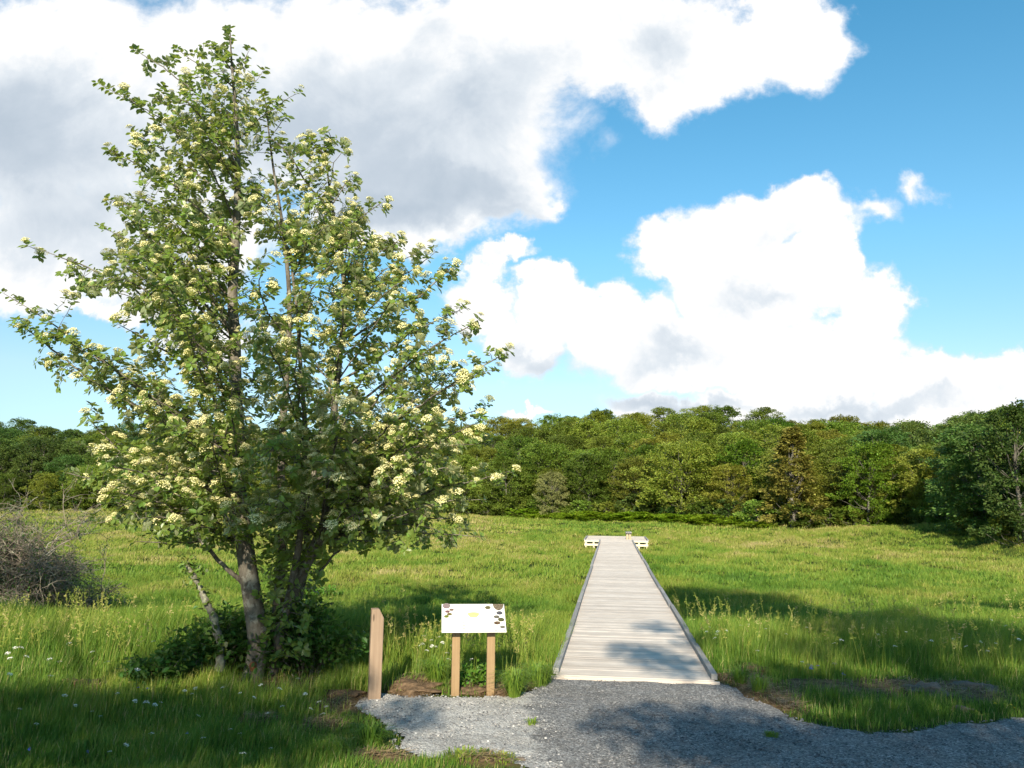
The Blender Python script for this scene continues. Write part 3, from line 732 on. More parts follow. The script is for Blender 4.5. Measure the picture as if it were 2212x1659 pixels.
# pale orange cut scar low on the front stem
sp = tp(546, 1440, -.145) - rl; k = 14
ang = np.arange(k) * 2 * math.pi / k
ring = np.stack([.045 * np.cos(ang) * (1 + .15 * np.sin(3 * ang)), -.006 + 0 * ang, .06 * np.sin(ang)], 1); ring2 = np.stack([.052 * np.cos(ang), .05 + 0 * ang, .068 * np.sin(ang)], 1)
SV = np.concatenate([[[0, -.01, 0]], ring, ring2]) + sp
SF3 = np.array([[0, 1 + (i + 1) % k, 1 + i] for i in range(k)]); SF4 = np.array([[1 + i, 1 + (i + 1) % k, 1 + k + (i + 1) % k, 1 + k + i] for i in range(k)])
scar = obj('cut_scar', np_mesh('cut_scar', SV, [SF3, SF4], plain('cut_wood', (.20, .085, .04), .85, .1, .5, 40), None, True), trunk_o); scar['label'] = 'orange brown sawn branch scar'
# leaves
thin = np.where((rad < .014) & (Pn[:, 2] > .3))[0]
term = np.array([i for i in thin if not kids[i]])
pd = np.zeros((NN, 3)); pp = par >= 0; pd[pp] = nrm(Pn[pp] - Pn[par[pp]])
LP, LA, LN, LL = [], [], [], []
def rosette(i, n_, ln):
    ax = pd[i] * .6 + np.array([0, 0, .5]); ax = ax / np.linalg.norm(ax)
    a0 = trg.uniform(0, 6.28); e1 = np.cross(ax, [.3, .9, .1]); e1 /= np.linalg.norm(e1); e2 = np.cross(ax, e1)
    for k in range(n_):
        a = a0 + k * 2.4; el = trg.uniform(.0, .55)
        d = math.cos(el) * (math.cos(a) * e1 + math.sin(a) * e2) + math.sin(el) * ax
        LP.append(Pn[i] + d * .012 + pd[i] * trg.uniform(-.03, .02)); LA.append(d)
        LN.append(ax * 1.0 + np.array([0, 0, .5]) + trg.normal(size=3) * .25); LL.append(ln * trg.uniform(.75, 1.2))
for i in term: rosette(i, trg.integers(6, 9), trg.uniform(.075, .108))
for i in thin:
    if kids[i] and trg.random() < .9: rosette(i, trg.integers(1, 5), trg.uniform(.055, .1))
# upright leafy shoots at the crown's top
LP, LA, LN, LL = map(np.array, (LP, LA, LN, LL))
V, F = leaf_geo(LP, LA, LN, LL, LL * trg.uniform(.62, .8, len(LL)))
tint = np.repeat(np.clip(trg.normal(.5, .18, len(LP)), 0, 1), 8)
obj('crown', np_mesh('crown', V - rl, F, M_LEAF, {'tint': tint}), root)
# flower clusters: flat-topped domes of small florets
m, n = newmat('floret'); t = n.add('Attribute', attribute_name='tint').outputs['Fac']
fc = n.ramp(t, [(0, (.22, .26, .06)), (.3, (.60, .56, .20)), (.6, (.76, .71, .36)), (1, (.85, .81, .51))])
mx = n.add('MixShader', {0: .2, 1: n.add('BsdfDiffuse', {0: fc}).outputs[0], 2: n.add('BsdfTranslucent', {0: fc}).outputs[0]})
finish(n, mx.outputs[0]); M_FLORET = m
def flower_mesh(seed, R_=.066, hgt=.036, nf=64):
    r = np.random.default_rng(seed); V = []; F = []; T = []
    for k in range(nf):
        a = k * 2.39996; q = math.sqrt((k + .5) / nf) * r.uniform(.92, 1.08); lob = 1 + .16 * math.sin(3 * a + seed) + .1 * math.sin(5 * a)
        c = np.array([R_ * q * lob * math.cos(a), R_ * q * lob * math.sin(a), hgt * (1 - q * q) + r.uniform(-.004, .006)])
        nn_ = nrm(np.array([c[0] * 9, c[1] * 9, 1.0]) + r.normal(size=3) * .35); e1 = nrm(np.cross(nn_, [.2, .97, .1])); e2 = np.cross(nn_, e1)
        fr = r.uniform(.006, .0095); o = len(V); V.append(c + nn_ * .003); tt = r.uniform(.35, 1)
        for j in range(5): V.append(c + fr * (math.cos(j * 1.2566) * e1 + math.sin(j * 1.2566) * e2))
        for j in range(5): F.append((o, o + 1 + j, o + 1 + (j + 1) % 5))
        T += [tt] + [tt * r.uniform(.8, 1)] * 5
        # stalk to the cluster's base
        o = len(V); V += [c + e1 * .0015, c - e1 * .0015, np.array([0, 0, -.035])]; F.append((o, o + 1, o + 2)); T += [.08] * 3
    return np.array(V), np.array(F), np.array(T)
FM = [flower_mesh(s) for s in range(5)]
FME = [np_mesh('flower_cluster', v, f, M_FLORET, {'tint': t}) for v, f, t in FM]
cand = term[np.argsort(-(trg.random(len(term)) + .30 * (Pn[term][:, 1] < TY) + .30 * (Pn[term][:, 0] > -2.9) + (vnoise(Pn[term][:, 0] + 9, Pn[term][:, 2] + Pn[term][:, 1] * .5, .42) - .5) * .9))]
cand = [i for i in cand if 2.0 < Pn[i][2] < 8.6]
pick = []; 
for i in cand:
    if all(np.sum((Pn[i] - Pn[j]) ** 2) > .0055 for j in pick[-400:]): pick.append(i)
    if len(pick) >= 2000: break
pick = sorted(pick, key=lambda i: Pn[i][1] + trg.uniform(0, .4))
rv, rf, rt, o = [], [], [], 0
for c_, i in enumerate(pick):
    ax = Vector(pd[i] * .45 + np.array([0, -.12, .8])).normalized(); s_ = trg.uniform(.55, 1.35)
    loc = Pn[i] + np.array(ax) * .065 + np.array([0, -.02, .01])
    M = Matrix.Translation(Vector(loc - rl)) @ ax.to_track_quat('Z', 'Y').to_matrix().to_4x4() @ Matrix.Rotation(trg.uniform(0, 6.28), 4, 'Z') @ Matrix.Diagonal((s_, s_ * trg.uniform(.8, 1.1), s_ * trg.uniform(.8, 1.3), 1))
    if c_ < 99:
        fo = bpy.data.objects.new('flower_cluster', FME[c_ % 5]); fo.matrix_local = M; link(fo, root); fo.matrix_local = M
    else:
        v, f, t = FM[c_ % 5]; A_ = np.array(M); rv.append(v @ A_[:3, :3].T + A_[:3, 3]); rf.append(f + o); rt.append(t); o += len(v)
fo = obj('flower_clusters', np_mesh('flower_clusters', np.concatenate(rv), np.concatenate(rf), M_FLORET, {'tint': np.concatenate(rt)}), root); fo['kind'] = 'stuff'

# ------------------------------------------------------------------ shrubs, sapling, dead bush
def shrub(name, label, c, rx, ry, h, nl, ls, cat='shrub', mat=None, seed=0, group=None, flat=.5):
    r = np.random.default_rng(seed); z0 = gz(c[0], c[1])
    rt = empty(name, (c[0], c[1], z0)); tag(rt, label, cat, group)
    ch = []; LPs = []
    ns = max(7, int(nl / 70))
    for k in range(ns):
        a = r.uniform(0, 6.28); q = math.sqrt(r.random()); end = np.array([rx * q * math.cos(a), ry * q * math.sin(a), h * (1 - .55 * q * q) * r.uniform(.55, 1.08)])
        st = np.array([end[0] * .15, end[1] * .15, -.05]); t = np.linspace(0, 1, 9)[:, None]
        p = st * (1 - t) + end * t + np.array([0, 0, 1.0]) * (h * .18 * np.sin(t * math.pi)) + np.cumsum(r.normal(size=(9, 3)) * .012, 0)
        ch.append((p, np.linspace(.009, .003, 9)))
        for j in range(max(4, nl // ns)):
            u = r.beta(2.2, 1.1); b_ = p[min(8, int(u * 8.99))]; LPs.append(b_ + r.normal(size=3) * np.array([.07, .07, .05]) * (rx + h) * .9)
    V, F = tubes(ch, 4); obj('stems', np_mesh('stems', V, F, M_BARK, None, True), rt)
    LPs = np.array(LPs); LPs[:, 2] = np.maximum(LPs[:, 2], .02)
    A = rdir(len(LPs), r, .15); A[:, :2] += LPs[:, :2] * .8; N = np.tile([0, -.25, 1.0], (len(LPs), 1)) + r.normal(size=(len(LPs), 3)) * .4
    L = ls * r.uniform(.7, 1.25, len(LPs)); V, F = leaf_geo(LPs, A, N, L, L * r.uniform(.55, .75, len(L)))
    obj('foliage', np_mesh('foliage', V, F, mat or M_SHRUB, {'tint': np.repeat(np.clip(r.normal(.5, .2, len(L)), 0, 1), 8)}), rt)
    return rt
def gpt(dx, dy): x, y = at(dx, dy, 0); return (x, y)
shrub('leafy_shrub', 'dark green leafy shrub at the left foot of the flowering tree', gpt(470, 1466), .66, .45, .95, 2200, .085, seed=1)
shrub('leafy_shrub', 'green leafy shrub at the right foot of the flowering tree, reaching under its stems', gpt(655, 1466), .8, .5, .98, 2800, .08, seed=2)
shrub('leafy_shrub', 'low nettle-like plant on its own in the grass left of the tree foot', gpt(352, 1500), .4, .3, .6, 700, .085, seed=3)
shrub('leafy_shrub', 'small broad-leaved plant at the far left tip of the tree-foot greenery', gpt(405, 1480), .2, .2, .3, 160, .07, seed=4)
m_fern = leaf_mat('bright_leaf', (.09, .19, .02, 1), (.11, .2, .03, 1), (.2, .36, .03), .38, .3, .5, .3)
shrub('leafy_plant', 'bright green upright plant growing between the two sign posts', gpt(1024, 1490), .20, .12, .42, 330, .06, 'plant', m_fern, seed=5)
bl3 = at(692, 1279, -.55); shrub('leafy_plant', 'low lime-green clump in the meadow right behind the whitebeam stems', bl3, .75, .5, .4, 900, .09, 'plant', m_fern, seed=6)
# crooked sapling left of the trunk
sap = empty('sapling', (*gpt(472, 1440), 0)); tag(sap, 'thin crooked lichen-covered sapling with tufts of leaves left of the main trunk', 'sapling')
sl = np.array(sap.location)
spts = resample([tp(q[0], q[1], q[2]) for q in [(474, 1452, -.15), (478, 1400, -.1), (470, 1340, -.1), (452, 1300, -.1), (440, 1262, -.1), (425, 1235, -.1), (410, 1212, -.1)]], .035) - sl
r_ = np.random.default_rng(5); spts += np.cumsum(r_.normal(size=spts.shape) * .004, 0)
sr = np.linspace(.06, .03, len(spts)) * r_.uniform(.75, 1.35, len(spts))
V, F = tubes([(spts, sr)], 8); obj('stem', np_mesh('stem', V, F, bark_mat('lichen_bark', (.07, .065, .05), (.22, .21, .17), 26, (.27, .28, .2)), None, True), sap)
lp = []
for f_, n_ in ((1.0, 46), (.9, 22), (.72, 26), (.6, 26), (.45, 12), (.28, 44), (.2, 30)):
    lp += [spts[int(f_ * (len(spts) - 1))] + r_.normal(size=3) * .075 for _ in range(n_)]
lp = np.array(lp); L = r_.uniform(.06, .1, len(lp)); V, F = leaf_geo(lp, rdir(len(lp), r_, .2), np.tile([0, -.2, 1.0], (len(lp), 1)) + r_.normal(size=(len(lp), 3)) * .3, L, L * .68)
obj('foliage', np_mesh('foliage', V, F, M_LEAF, {'tint': np.repeat(r_.random(len(lp)), 8)}), sap)
# grey, half-dead twiggy bush at the left edge
bx_, by_ = at(-15, 1335, -.3); db = empty('bare_bush', (bx_, by_, gz(bx_, by_))); tag(db, 'large grey half-dead bush of tangled bare twigs at the left edge of the meadow', 'bush')
r_ = np.random.default_rng(11); ch = []; tipp = []
def grow(p, d, L, rd, lev):
    n_ = max(5, int(L / .07)); pts = [p]; dd = d.copy()
    for k in range(n_ - 1):
        dd = dd + r_.normal(size=3) * .16 + np.array([0, 0, -.02 if lev else .0]); dd /= np.linalg.norm(dd); pts.append(pts[-1] + dd * L / n_)
    pts = np.array(pts); ch.append((pts, np.linspace(rd, max(rd * .45, .0032), n_)))
    if lev >= 2: tipp.extend(pts[n_ // 2:])
    if lev < 3:
        for k in range((9, 8, 4)[lev]):
            q = pts[int(r_.uniform(.2, 1) * (n_ - 1))]; nd = nrm(dd * .8 + r_.normal(size=3) * .75); grow(q, nd, L * r_.uniform(.35, .62), rd * .5, lev + 1)
for k in range(54):
    a = r_.uniform(0, 6.28); e = r_.uniform(.15, 1.45); d = np.array([math.cos(a) * math.cos(e), math.sin(a) * math.cos(e), math.sin(e)])
    grow(np.array([r_.normal() * .35, r_.normal() * .35, 0.05]), d, r_.uniform(1.7, 2.6), .03, 0)
V, F = tubes(ch, 3); obj('branches', np_mesh('branches', V, F, M_TWIG, None, True), db)
tipp = np.array(tipp); tipp = tipp[r_.random(len(tipp)) < .34]; L = r_.uniform(.03, .06, len(tipp))
V, F = leaf_geo(tipp, rdir(len(tipp), r_, .2), rdir(len(tipp), r_, 1), L, L * .6); obj('leaves', np_mesh('leaves', V, F, M_SHRUB, {'tint': np.repeat(r_.random(len(L)), 8)}), db)

# ------------------------------------------------------------------ the wood
def tree_proto(seed, H, Wd, kind='broad', ncl=120, npc=80, cs=.24, lowest=.08):
    """crown cards (V,F,tint) and trunk (V,F) around the origin"""
    r = np.random.default_rng(seed); C = []; limbs = []
    lean = r.normal(size=2) * .25
    tr_t = np.linspace(0, 1, 10); trunk = np.stack([lean[0] * tr_t + .12 * np.sin(tr_t * 5 + seed), lean[1] * tr_t, H * .9 * tr_t], 1); trunk[0, 2] = -.6
    limbs.append((trunk, np.linspace(.17, .03, 10) * H / 8))
    P, A, N, L = [], [], [], []
    for k in range(ncl):
        u = (k + r.random()) / ncl; z = H * (lowest + (1 - lowest) * u ** .85)
        t = (z / H - lowest) / (1 - lowest)
        if kind == 'broad': prof = math.sqrt(max(.02, 1 - (2 * t * .93 - .72) ** 2 * .62)) if t > .35 else .80 + .6 * t * .6
        else: prof = (1 - t) ** .8 + .04
        if kind == 'broad' and t > .55: prof = math.sqrt(max(.01, 1 - ((t - .5) / .52) ** 2))
        a = r.uniform(0, 6.28); lob = 1 + .2 * math.sin(2 * a + seed) + .13 * math.sin(5 * a + seed * 2) + .15 * math.sin(3.1 * z + a)
        q = (r.random() ** .38 if kind == 'broad' else r.random() ** .3)
        rr = Wd / 2 * prof * lob * q
        c = np.array([rr * math.cos(a) + lean[0] * t, rr * math.sin(a) + lean[1] * t, z])
        cr = r.uniform(.45, .9) * (Wd / 6.5) * (1 if kind == 'broad' else .75); th = cr * r.uniform(.22, .42)
        out = np.array([math.cos(a), math.sin(a), 0])
        tl_ = out * r.uniform(-.5, .05) + np.array([0, 0, 1.0]) + r.normal(size=3) * .18; tl_ /= np.linalg.norm(tl_)
        e1 = np.cross(tl_, [.3, .8, .2]); e1 /= np.linalg.norm(e1); e2 = np.cross(tl_, e1)
        n_ = int(npc * r.uniform(.6, 1.4)); th_ = r.uniform(0, 6.28, n_); rd_ = np.sqrt(r.random(n_)) * cr
        pts = c + (np.cos(th_) * rd_)[:, None] * e1 + (np.sin(th_) * rd_)[:, None] * e2 * .8 + tl_ * (r.normal(size=n_) * th * .5)[:, None] - tl_ * ((rd_ / cr) ** 2 * th)[:, None]
        P.append(pts); dirv_ = nrm(pts - c + 1e-6) * .7 + out * .5 + r.normal(size=(n_, 3)) * .35; A.append(dirv_)
        N.append(np.tile(tl_, (n_, 1)) + r.normal(size=(n_, 3)) * .45); L.append(cs * r.uniform(.6, 1.35, n_))
        if k % 3 == 0:
            s0 = trunk[min(9, int(max(.05, t * .75) * 9))]; tt = np.linspace(0, 1, 6)[:, None]
            limbs.append((s0 * (1 - tt) + c * tt + np.array([0, 0, -.25]) * np.sin(tt * math.pi) + r.normal(size=(6, 3)) * .05, np.linspace(.03, .008, 6)))
    P, A, N, L = np.concatenate(P), np.concatenate(A), np.concatenate(N), np.concatenate(L)
    keep = P[:, 2] > .05; P, A, N, L = P[keep], A[keep], N[keep], L[keep]
    V, F = card_geo(P, A, N, L, L * .62); tint = np.repeat(np.clip(r.normal(.5, .17, len(L)), 0, 1), 4)
    TV, TF = tubes(limbs, 5)
    return V, F, tint, TV, TF
def fmat(name, top, trans, ob=1.0): return leaf_mat(name, (*top, 1), tuple(x * 1.25 for x in top) + (1,), trans, .28, .32, .55, .2, ob)
M_F = {'green': fmat('wood_green', (.145, .192, .029), (.26, .335, .03)), 'olive': fmat('wood_olive', (.165, .19, .03), (.28, .315, .03)), 'dark': fmat('wood_dark', (.08, .13, .03), (.13, .21, .03)),
       'bright': fmat('wood_bright', (.12, .19, .018), (.22, .33, .025)), 'lime': fmat('fern_lime', (.20, .30, .018), (.32, .44, .02), .3), 'bloom': fmat('wood_bloom', (.26, .27, .10), (.2, .24, .06), .3), 'rust': fmat('wood_rust', (.25, .225, .05), (.33, .30, .05), .3)}
PRO = []
for k in range(7): PRO.append(tree_proto(100 + k, 8.4, (6.6, 7.4, 5.8, 7.0, 6.2, 8.0, 5.4)[k], 'broad', (190, 210, 175, 190, 180, 220, 160)[k], 105, .2, (.03, .05, .02, .1, .04, .06, .02)[k]))
CON = tree_proto(140, 9.4, 4.6, 'cone', 210, 90, .19, .05)
TME = {}
def pmesh(k, mk):
    if (k, mk) not in TME:
        V, F, t, TV, TF = CON if k == 'c' else PRO[k]
        TME[(k, mk)] = np_mesh('crown', V, F, M_F[mk], {'tint': t})
    return TME[(k, mk)]
TRK = {k: np_mesh('trunk', (CON if k == 'c' else PRO[k])[3], (CON if k == 'c' else PRO[k])[4], M_FBARK, None, True) for k in list(range(7)) + ['c']}
def put_tree(name, label, x, y, s, rz, k, mk, group='trees of the wood round the meadow', zs=1.0, dzv=0.0):
    rt = empty(name, (x, y, gz(x, y) + dzv), rz); rt.scale = (s, s, s * zs); tag(rt, label, 'tree', group)
    obj('trunk', TRK[k], rt); obj('crown', pmesh(k, mk), rt); return rt
fr = np.random.default_rng(77)
def Ea(a): return float(np.interp(a, TA, _E))
def zone(px, row):
    side = 'far left, behind the whitebeam\'s left branches' if px < 250 else 'centre left, behind the whitebeam' if px < 480 else 'middle, beyond the boardwalk platform' if px < 720 else 'right, behind the low mound' if px < 930 else 'far right end'
    return ('leafy tree of the front edge of the wood, ' if row == 0 else 'tree on the wooded slope, ' if row < 6 else 'tree on the skyline of the wooded hill, ') + side
SPECIAL = [('spruce_tree', 'tall rusty-green spruce with drooping branches at the wood edge right of the platform', 1705, 1.36, 1.0, 'c', 'rust', -1.8),
           ('beech_tree', 'bright green beech at the wood edge above the low mound', 1870, .86, .9, 2, 'bright', -2.2),
           ('flowering_tree', 'pale cream-flowering small tree low in the wood edge left of the platform', 1195, .62, .62, 6, 'bloom', -3.4),
           ('flowering_tree', 'smaller pale cream-flowering tree higher on the wooded slope above the platform', 1268, .5, .5, 4, 'bloom', 5.0),
           ('dark_tree', 'tallest dark green tree at the far right edge of the photo, closing the wood', 2200, .98, 1.0, 6, 'dark', -2.5),
           ('dark_tree', 'dark green tree second from the right edge at the meadow corner', 2105, .84, .85, 4, 'dark', .5),
           ('beech_tree', 'mid green low-branched tree leaning out of the wood left of the far right tall tree', 2010, .62, .8, 2, 'green', .5)]
for nm, lb, dx, s, zs, k, mk, off in SPECIAL:
    px = dx * .462929; a = (px - 512) / 800; E_ = Ea(a) + off + 2.0; y = E_; x = a * y
    put_tree(nm, lb, x, y, s, fr.uniform(0, 6.28), k, mk, None, .68 if k == 'c' else 1.0)
nrow = 0
for row, off in enumerate([2.0, 6.5, 11.5, 18, 26, 35, 45.5, 57]):
    a = -.73
    while a < .75:
        y = Ea(a) + off + fr.uniform(-1.8, 1.8); sp_ = fr.uniform(4.2, 6.2) * (1, 1, 1, 1.02, 1.04, 1.04, 1.0, .95)[row]; x = a * y + fr.uniform(-.8, .8)
        px = 512 + 800 * a
        s = fr.uniform(.82, 1.12); kk = int(fr.integers(0, 7))
        s *= (.66, .76, .80, .82, .84, .82, .80, .78)[row] * (1 if row else fr.uniform(.8, 1.25))
        wts = ['green'] * 5 + ['olive'] * 6 + ['bright']
        if px > 860: wts = ['dark'] * 4 + ['green'] * 3 + ['olive'] * 2
        if px < 330: wts = ['dark'] * 5 + ['green'] * 3
        mk = wts[int(fr.integers(0, len(wts)))]
        if row == 7 and abs(px - 575) < 45 and fr.random() < .5: put_tree('spruce_tree', 'spruce standing up from the skyline of the wooded hill', x, y, s * .80, fr.uniform(0, 6.28), 'c', 'green', 'spruces along the skyline')
        else: put_tree('broadleaf_tree', zone(px, row), x, y, s * 1.24, fr.uniform(0, 6.28), kk, mk, ('front edge trees of the wood' if row == 0 else 'slope trees of the wood' if row < 6 else 'skyline trees of the wood'), .84)
        nrow += 1
        a += sp_ / y
print('forest trees', nrow)
# low bushes along the foot of the wood
SB = tree_proto(300, 2.2, 3.2, 'broad', 46, 70, .2, .02); SBM = {mk: np_mesh('foliage', SB[0], SB[1], M_F[mk], {'tint': SB[2]}) for mk in ('green', 'bright', 'olive', 'dark', 'lime')}
SBT = np_mesh('stem', SB[3] * (1, 1, .9), SB[4], M_FBARK, None, True)
a = -.8
while a < .72:
    y = Ea(a) - fr.uniform(-.6, .9); x = a * y; s = fr.uniform(.5, 1.15); px = 512 + 800 * a
    rt = empty('bush', (x, y, gz(x, y)), fr.uniform(0, 6.28)); rt.scale = (s * 1.2, s * 1.2, s)
    tag(rt, 'low leafy bush along the foot of the wood, ' + ('left of the boardwalk' if px < 600 else 'right of the boardwalk'), 'bush', 'low bushes along the foot of the wood')
    mk = ['green', 'bright', 'olive', 'green', 'dark'][int(fr.integers(0, 5))] if px < 860 and px > 330 else ['dark', 'green'][int(fr.integers(0, 2))]
    obj('stem', SBT, rt); obj('foliage', SBM[mk], rt)
    a += fr.uniform(1.8, 3.4) / y

for k in range(20):
    a = (fr.uniform(1130, 1640) * .462929 - 512) / 800; y = Ea(a) - fr.uniform(1.0, 3.4); x = a * y; s = fr.uniform(.7, 1.2)
    rt = empty('fern_patch', (x, y, gz(x, y) - .05), fr.uniform(0, 6.28)); rt.scale = (s * 1.4, s * 1.2, s * .42)
    tag(rt, 'low bright yellow-green fern patch in front of the wood beyond the platform', 'ferns', 'bright ferns at the foot of the wood'); obj('foliage', SBM['lime'], rt)

# ------------------------------------------------------------------ grass
G_STOPS = [(0, (.052, .122, .016)), (.3, (.112, .222, .026)), (.55, (.20, .285, .038)), (.75, (.31, .325, .064)), (1, (.48, .39, .19))]
M_GRASS = grass_mat('grass_blade', G_STOPS)
gr = np.random.default_rng(55)
def field(n_, y0, y1, k, pad):
    """points denser near the camera inside the widened view"""
    u = gr.random(n_); y = y0 * (y1 / y0) ** u if k else np.sqrt(gr.uniform(y0 * y0, y1 * y1, n_))
    x = gr.uniform(-1, 1, n_) * (.66 * y + pad); return x, y
def edge_frac(x, y):
    r = np.zeros(np.shape(x)); k = 0
    for rr in (.16, .36, .6):
        for j in range(6): r = r + inpoly(x + rr * math.cos(j * 1.047 + rr), y + rr * math.sin(j * 1.047 + rr), PATH); k += 1
    return r / k
def gmask(x, y, m=0.0):
    wx = (fbm(x, y, .5, 3, 21) - .5) * .4
    return ~inpoly(x + wx, y + wx * .7, PATH) & ~on_boardwalk(x, y, .02)
def drymap(x, y):
    a = x / np.maximum(y, 3)
    d = .405 + (fbm(x, y, 6, 4, 3) - .5) * .62 + (fbm(x, y, 1.3, 3, 9) - .5) * .55
    d = d + .19 * sst(y, 30, 62) * sst(a, .12, -.05) + .12 * sst(y, 26, 45)
    brown = np.zeros(np.shape(x))
    for cx, cy_, rx, ry in ((270, 1290, 60, 16), (820, 1222, 90, 12), (1430, 1235, 40, 8), (1600, 1190, 50, 8), (1830, 1160, 130, 10), (1740, 1175, 140, 6)):
        c = at(cx, cy_, -.4); e1 = at(cx + rx, cy_, -.4); e2 = at(cx, cy_ + ry, -.4)
        brown = np.maximum(brown, np.exp(-((x - c[0]) / (e1[0] - c[0])) ** 2 - ((y - c[1]) / (e2[1] - c[1])) ** 2))
    return d + brown * .28
def blades(x, y, h, w_, seg, tint, lean=.45):
    lean = .45 + .55 * sst(y, 14, 24)
    n_ = len(x); z = ground_z(x, y) - .02
    az = gr.uniform(0, 6.28, n_); ln = h * lean * gr.random(n_) ** .8
    ldir = az + gr.normal(size=n_) * .6
    wx = np.cos(az + 1.57) * w_ * .5; wy = np.sin(az + 1.57) * w_ * .5; lx = np.cos(ldir) * ln + .08 * h; ly = np.sin(ldir) * ln
    if seg == 2:
        V = np.stack([np.stack([x - wx, y - wy, z], 1), np.stack([x + wx, y + wy, z], 1),
                      np.stack([x - wx * .75 + lx * .35, y - wy * .75 + ly * .35, z + h * .58], 1), np.stack([x + wx * .75 + lx * .35, y + wy * .75 + ly * .35, z + h * .58], 1),
                      np.stack([x + lx, y + ly, z + h * .96], 1)], 1)
        T = np.array([[0, 1, 3], [0, 3, 2], [2, 3, 4]]); k = 5
    else:
        V = np.stack([np.stack([x - wx, y - wy, z], 1), np.stack([x + wx, y + wy, z], 1), np.stack([x + lx, y + ly, z + h], 1)], 1); T = np.array([[0, 1, 2]]); k = 3
    F = (np.arange(n_) * k)[:, None, None] + T[None]
    return V.reshape(-1, 3), F.reshape(-1, 3), np.repeat(tint, k)
def hmap(x, y):
    h = .15 + .25 * sst(y, 10.9, 13.2) - .22 * sst(y, 14, 24)
    h = np.where(x < -1.2, np.maximum(h, .14 + .10 * sst(y, 8.5, 10.5) + .22 * sst(y, 10.8, 12.5) - .27 * sst(y, 14, 24)), h)
    return h * (.55 + .9 * fbm(x, y, 1.1, 3, 14))
BUILD = []
for (n_, y0, y1, kk, pad, seg, w_, hs) in ((330000, 6.6, 14, True, 1.5, 2, .0075, 1.0), (640000, 13.5, 32, True, 3, 2, .012, 1.0), (560000, 31, 66, False, 6, 1, .038, 1.0), (260000, 60, 104, False, 8, 1, .075, 1.1)):
    x, y = field(n_, y0, y1, kk, pad)
    ok = gmask(x, y) & (y < np.interp(x / y, TA, _E) + 2)
    d = dirt_f(x, y) * (y < 14); ok &= gr.random(len(x)) > d * .86
    cl = fbm(x, y, .55 if y0 < 14 else 1.6, 3, 17); ok &= gr.random(len(x)) < .35 + 1.3 * cl
    if y0 < 10:
        ef = edge_frac(x, y); ok &= gr.random(len(x)) > ef * 1.15
    x, y = x[ok], y[ok]; h = hmap(x, y) * hs * gr.uniform(.45, 1.35, len(x))
    if y0 < 10: h *= (1 - .8 * ef[ok]) * (.55 + .9 * fbm(x, y, .38, 2, 93))
    tint = np.clip(drymap(x, y) + gr.normal(size=len(x)) * .11 - .10 * sst(y, 13, 9), 0, 1)
    dryb = gr.random(len(x)) < .10 * sst(y, 15, 10); tint = np.where(dryb, gr.uniform(.7, 1, len(x)), tint)
    u, v = bw_local(x, y); h = np.where((np.abs(u) < BW_W / 2 + .5) & (v > 0), h * .8, h)
    BUILD.append(blades(x, y, h, w_ * gr.uniform(.6, 1.4, len(x)), seg, tint))
o = 0; Vs, Fs, Ts = [], [], []
for V, F, T in BUILD: Vs.append(V); Fs.append(F + o); Ts.append(T); o += len(V)
tag(obj('meadow_grass', np_mesh('meadow_grass', np.concatenate(Vs), np.concatenate(Fs), M_GRASS, {'tint': np.concatenate(Ts)})), 'long uneven green grass covering the meadow', 'grass', None, 'stuff')
# seeding grasses: thin straw stalks with loose heads
def stalks(x, y, h):
    r = gr; Vs, Fs, Ts, o = [], [], [], 0
    for i in range(len(x)):
        z = gz(x[i], y[i]); a = r.uniform(0, 6.28); l = h[i] * r.uniform(.08, .3); n_ = 6; t = np.linspace(0, 1, n_)
        p = np.stack([x[i] + math.cos(a) * l * t ** 2, y[i] + math.sin(a) * l * t ** 2, z + h[i] * t], 1)
        s_ = np.array([-math.sin(a), math.cos(a), 0]) * .0016 if False else np.array([.0018, 0, 0])
        V = np.concatenate([p - s_, p + s_]); F = [[k, k + 1, n_ + k + 1] for k in range(n_ - 1)] + [[k, n_ + k + 1, n_ + k] for k in range(n_ - 1)]
        Vs.append(V); Fs.append(np.array(F) + o); o += len(V); Ts.append(np.full(len(V), r.uniform(.5, .8)))
        m_ = 13; tb = r.uniform(.72, 1.0, m_); b = np.stack([np.interp(tb, t, p[:, k]) for k in range(3)], 1); dd = r.normal(size=(m_, 3)) * .02 * (1.5 - tb[:, None]) * 1.6
        e = b + dd + [0, 0, .012]; sd = r.normal(size=(m_, 3)) * .004
        V = np.stack([b, e - sd, e + [0, 0, .014], e + sd], 1).reshape(-1, 3); F = (np.arange(m_) * 4)[:, None, None] + np.array([[0, 1, 2], [0, 2, 3]])[None]
        Vs.append(V); Fs.append(F.reshape(-1, 3) + o); o += len(V); Ts.append(np.full(len(V), r.uniform(.6, .95)))
    return np.concatenate(Vs), np.concatenate(Fs), np.concatenate(Ts)
n_ = 850; x1 = gr.uniform(-9.5, -2.2, n_); y1 = 11.2 + 9 * gr.random(n_) ** 1.6; x2 = gr.uniform(3.0, 11, 480); y2 = 11.6 + 9 * gr.random(480) ** 1.5; x3 = gr.uniform(-2, .4, 160); y3 = gr.uniform(11.0, 13, 160)
X = np.concatenate([x1, x2, x3]); Y = np.concatenate([y1, y2, y3]); ok = gmask(X, Y) & (fbm(X, Y, 1.3, 2, 77) > .48); X, Y = X[ok], Y[ok]
V, F, T = stalks(X, Y, gr.uniform(.45, .85, len(X)))
tag(obj('seeding_grass', np_mesh('seeding_grass', V, F, M_GRASS, {'tint': T})), 'tall straw-coloured grass stalks with loose seed heads', 'grass', None, 'stuff')
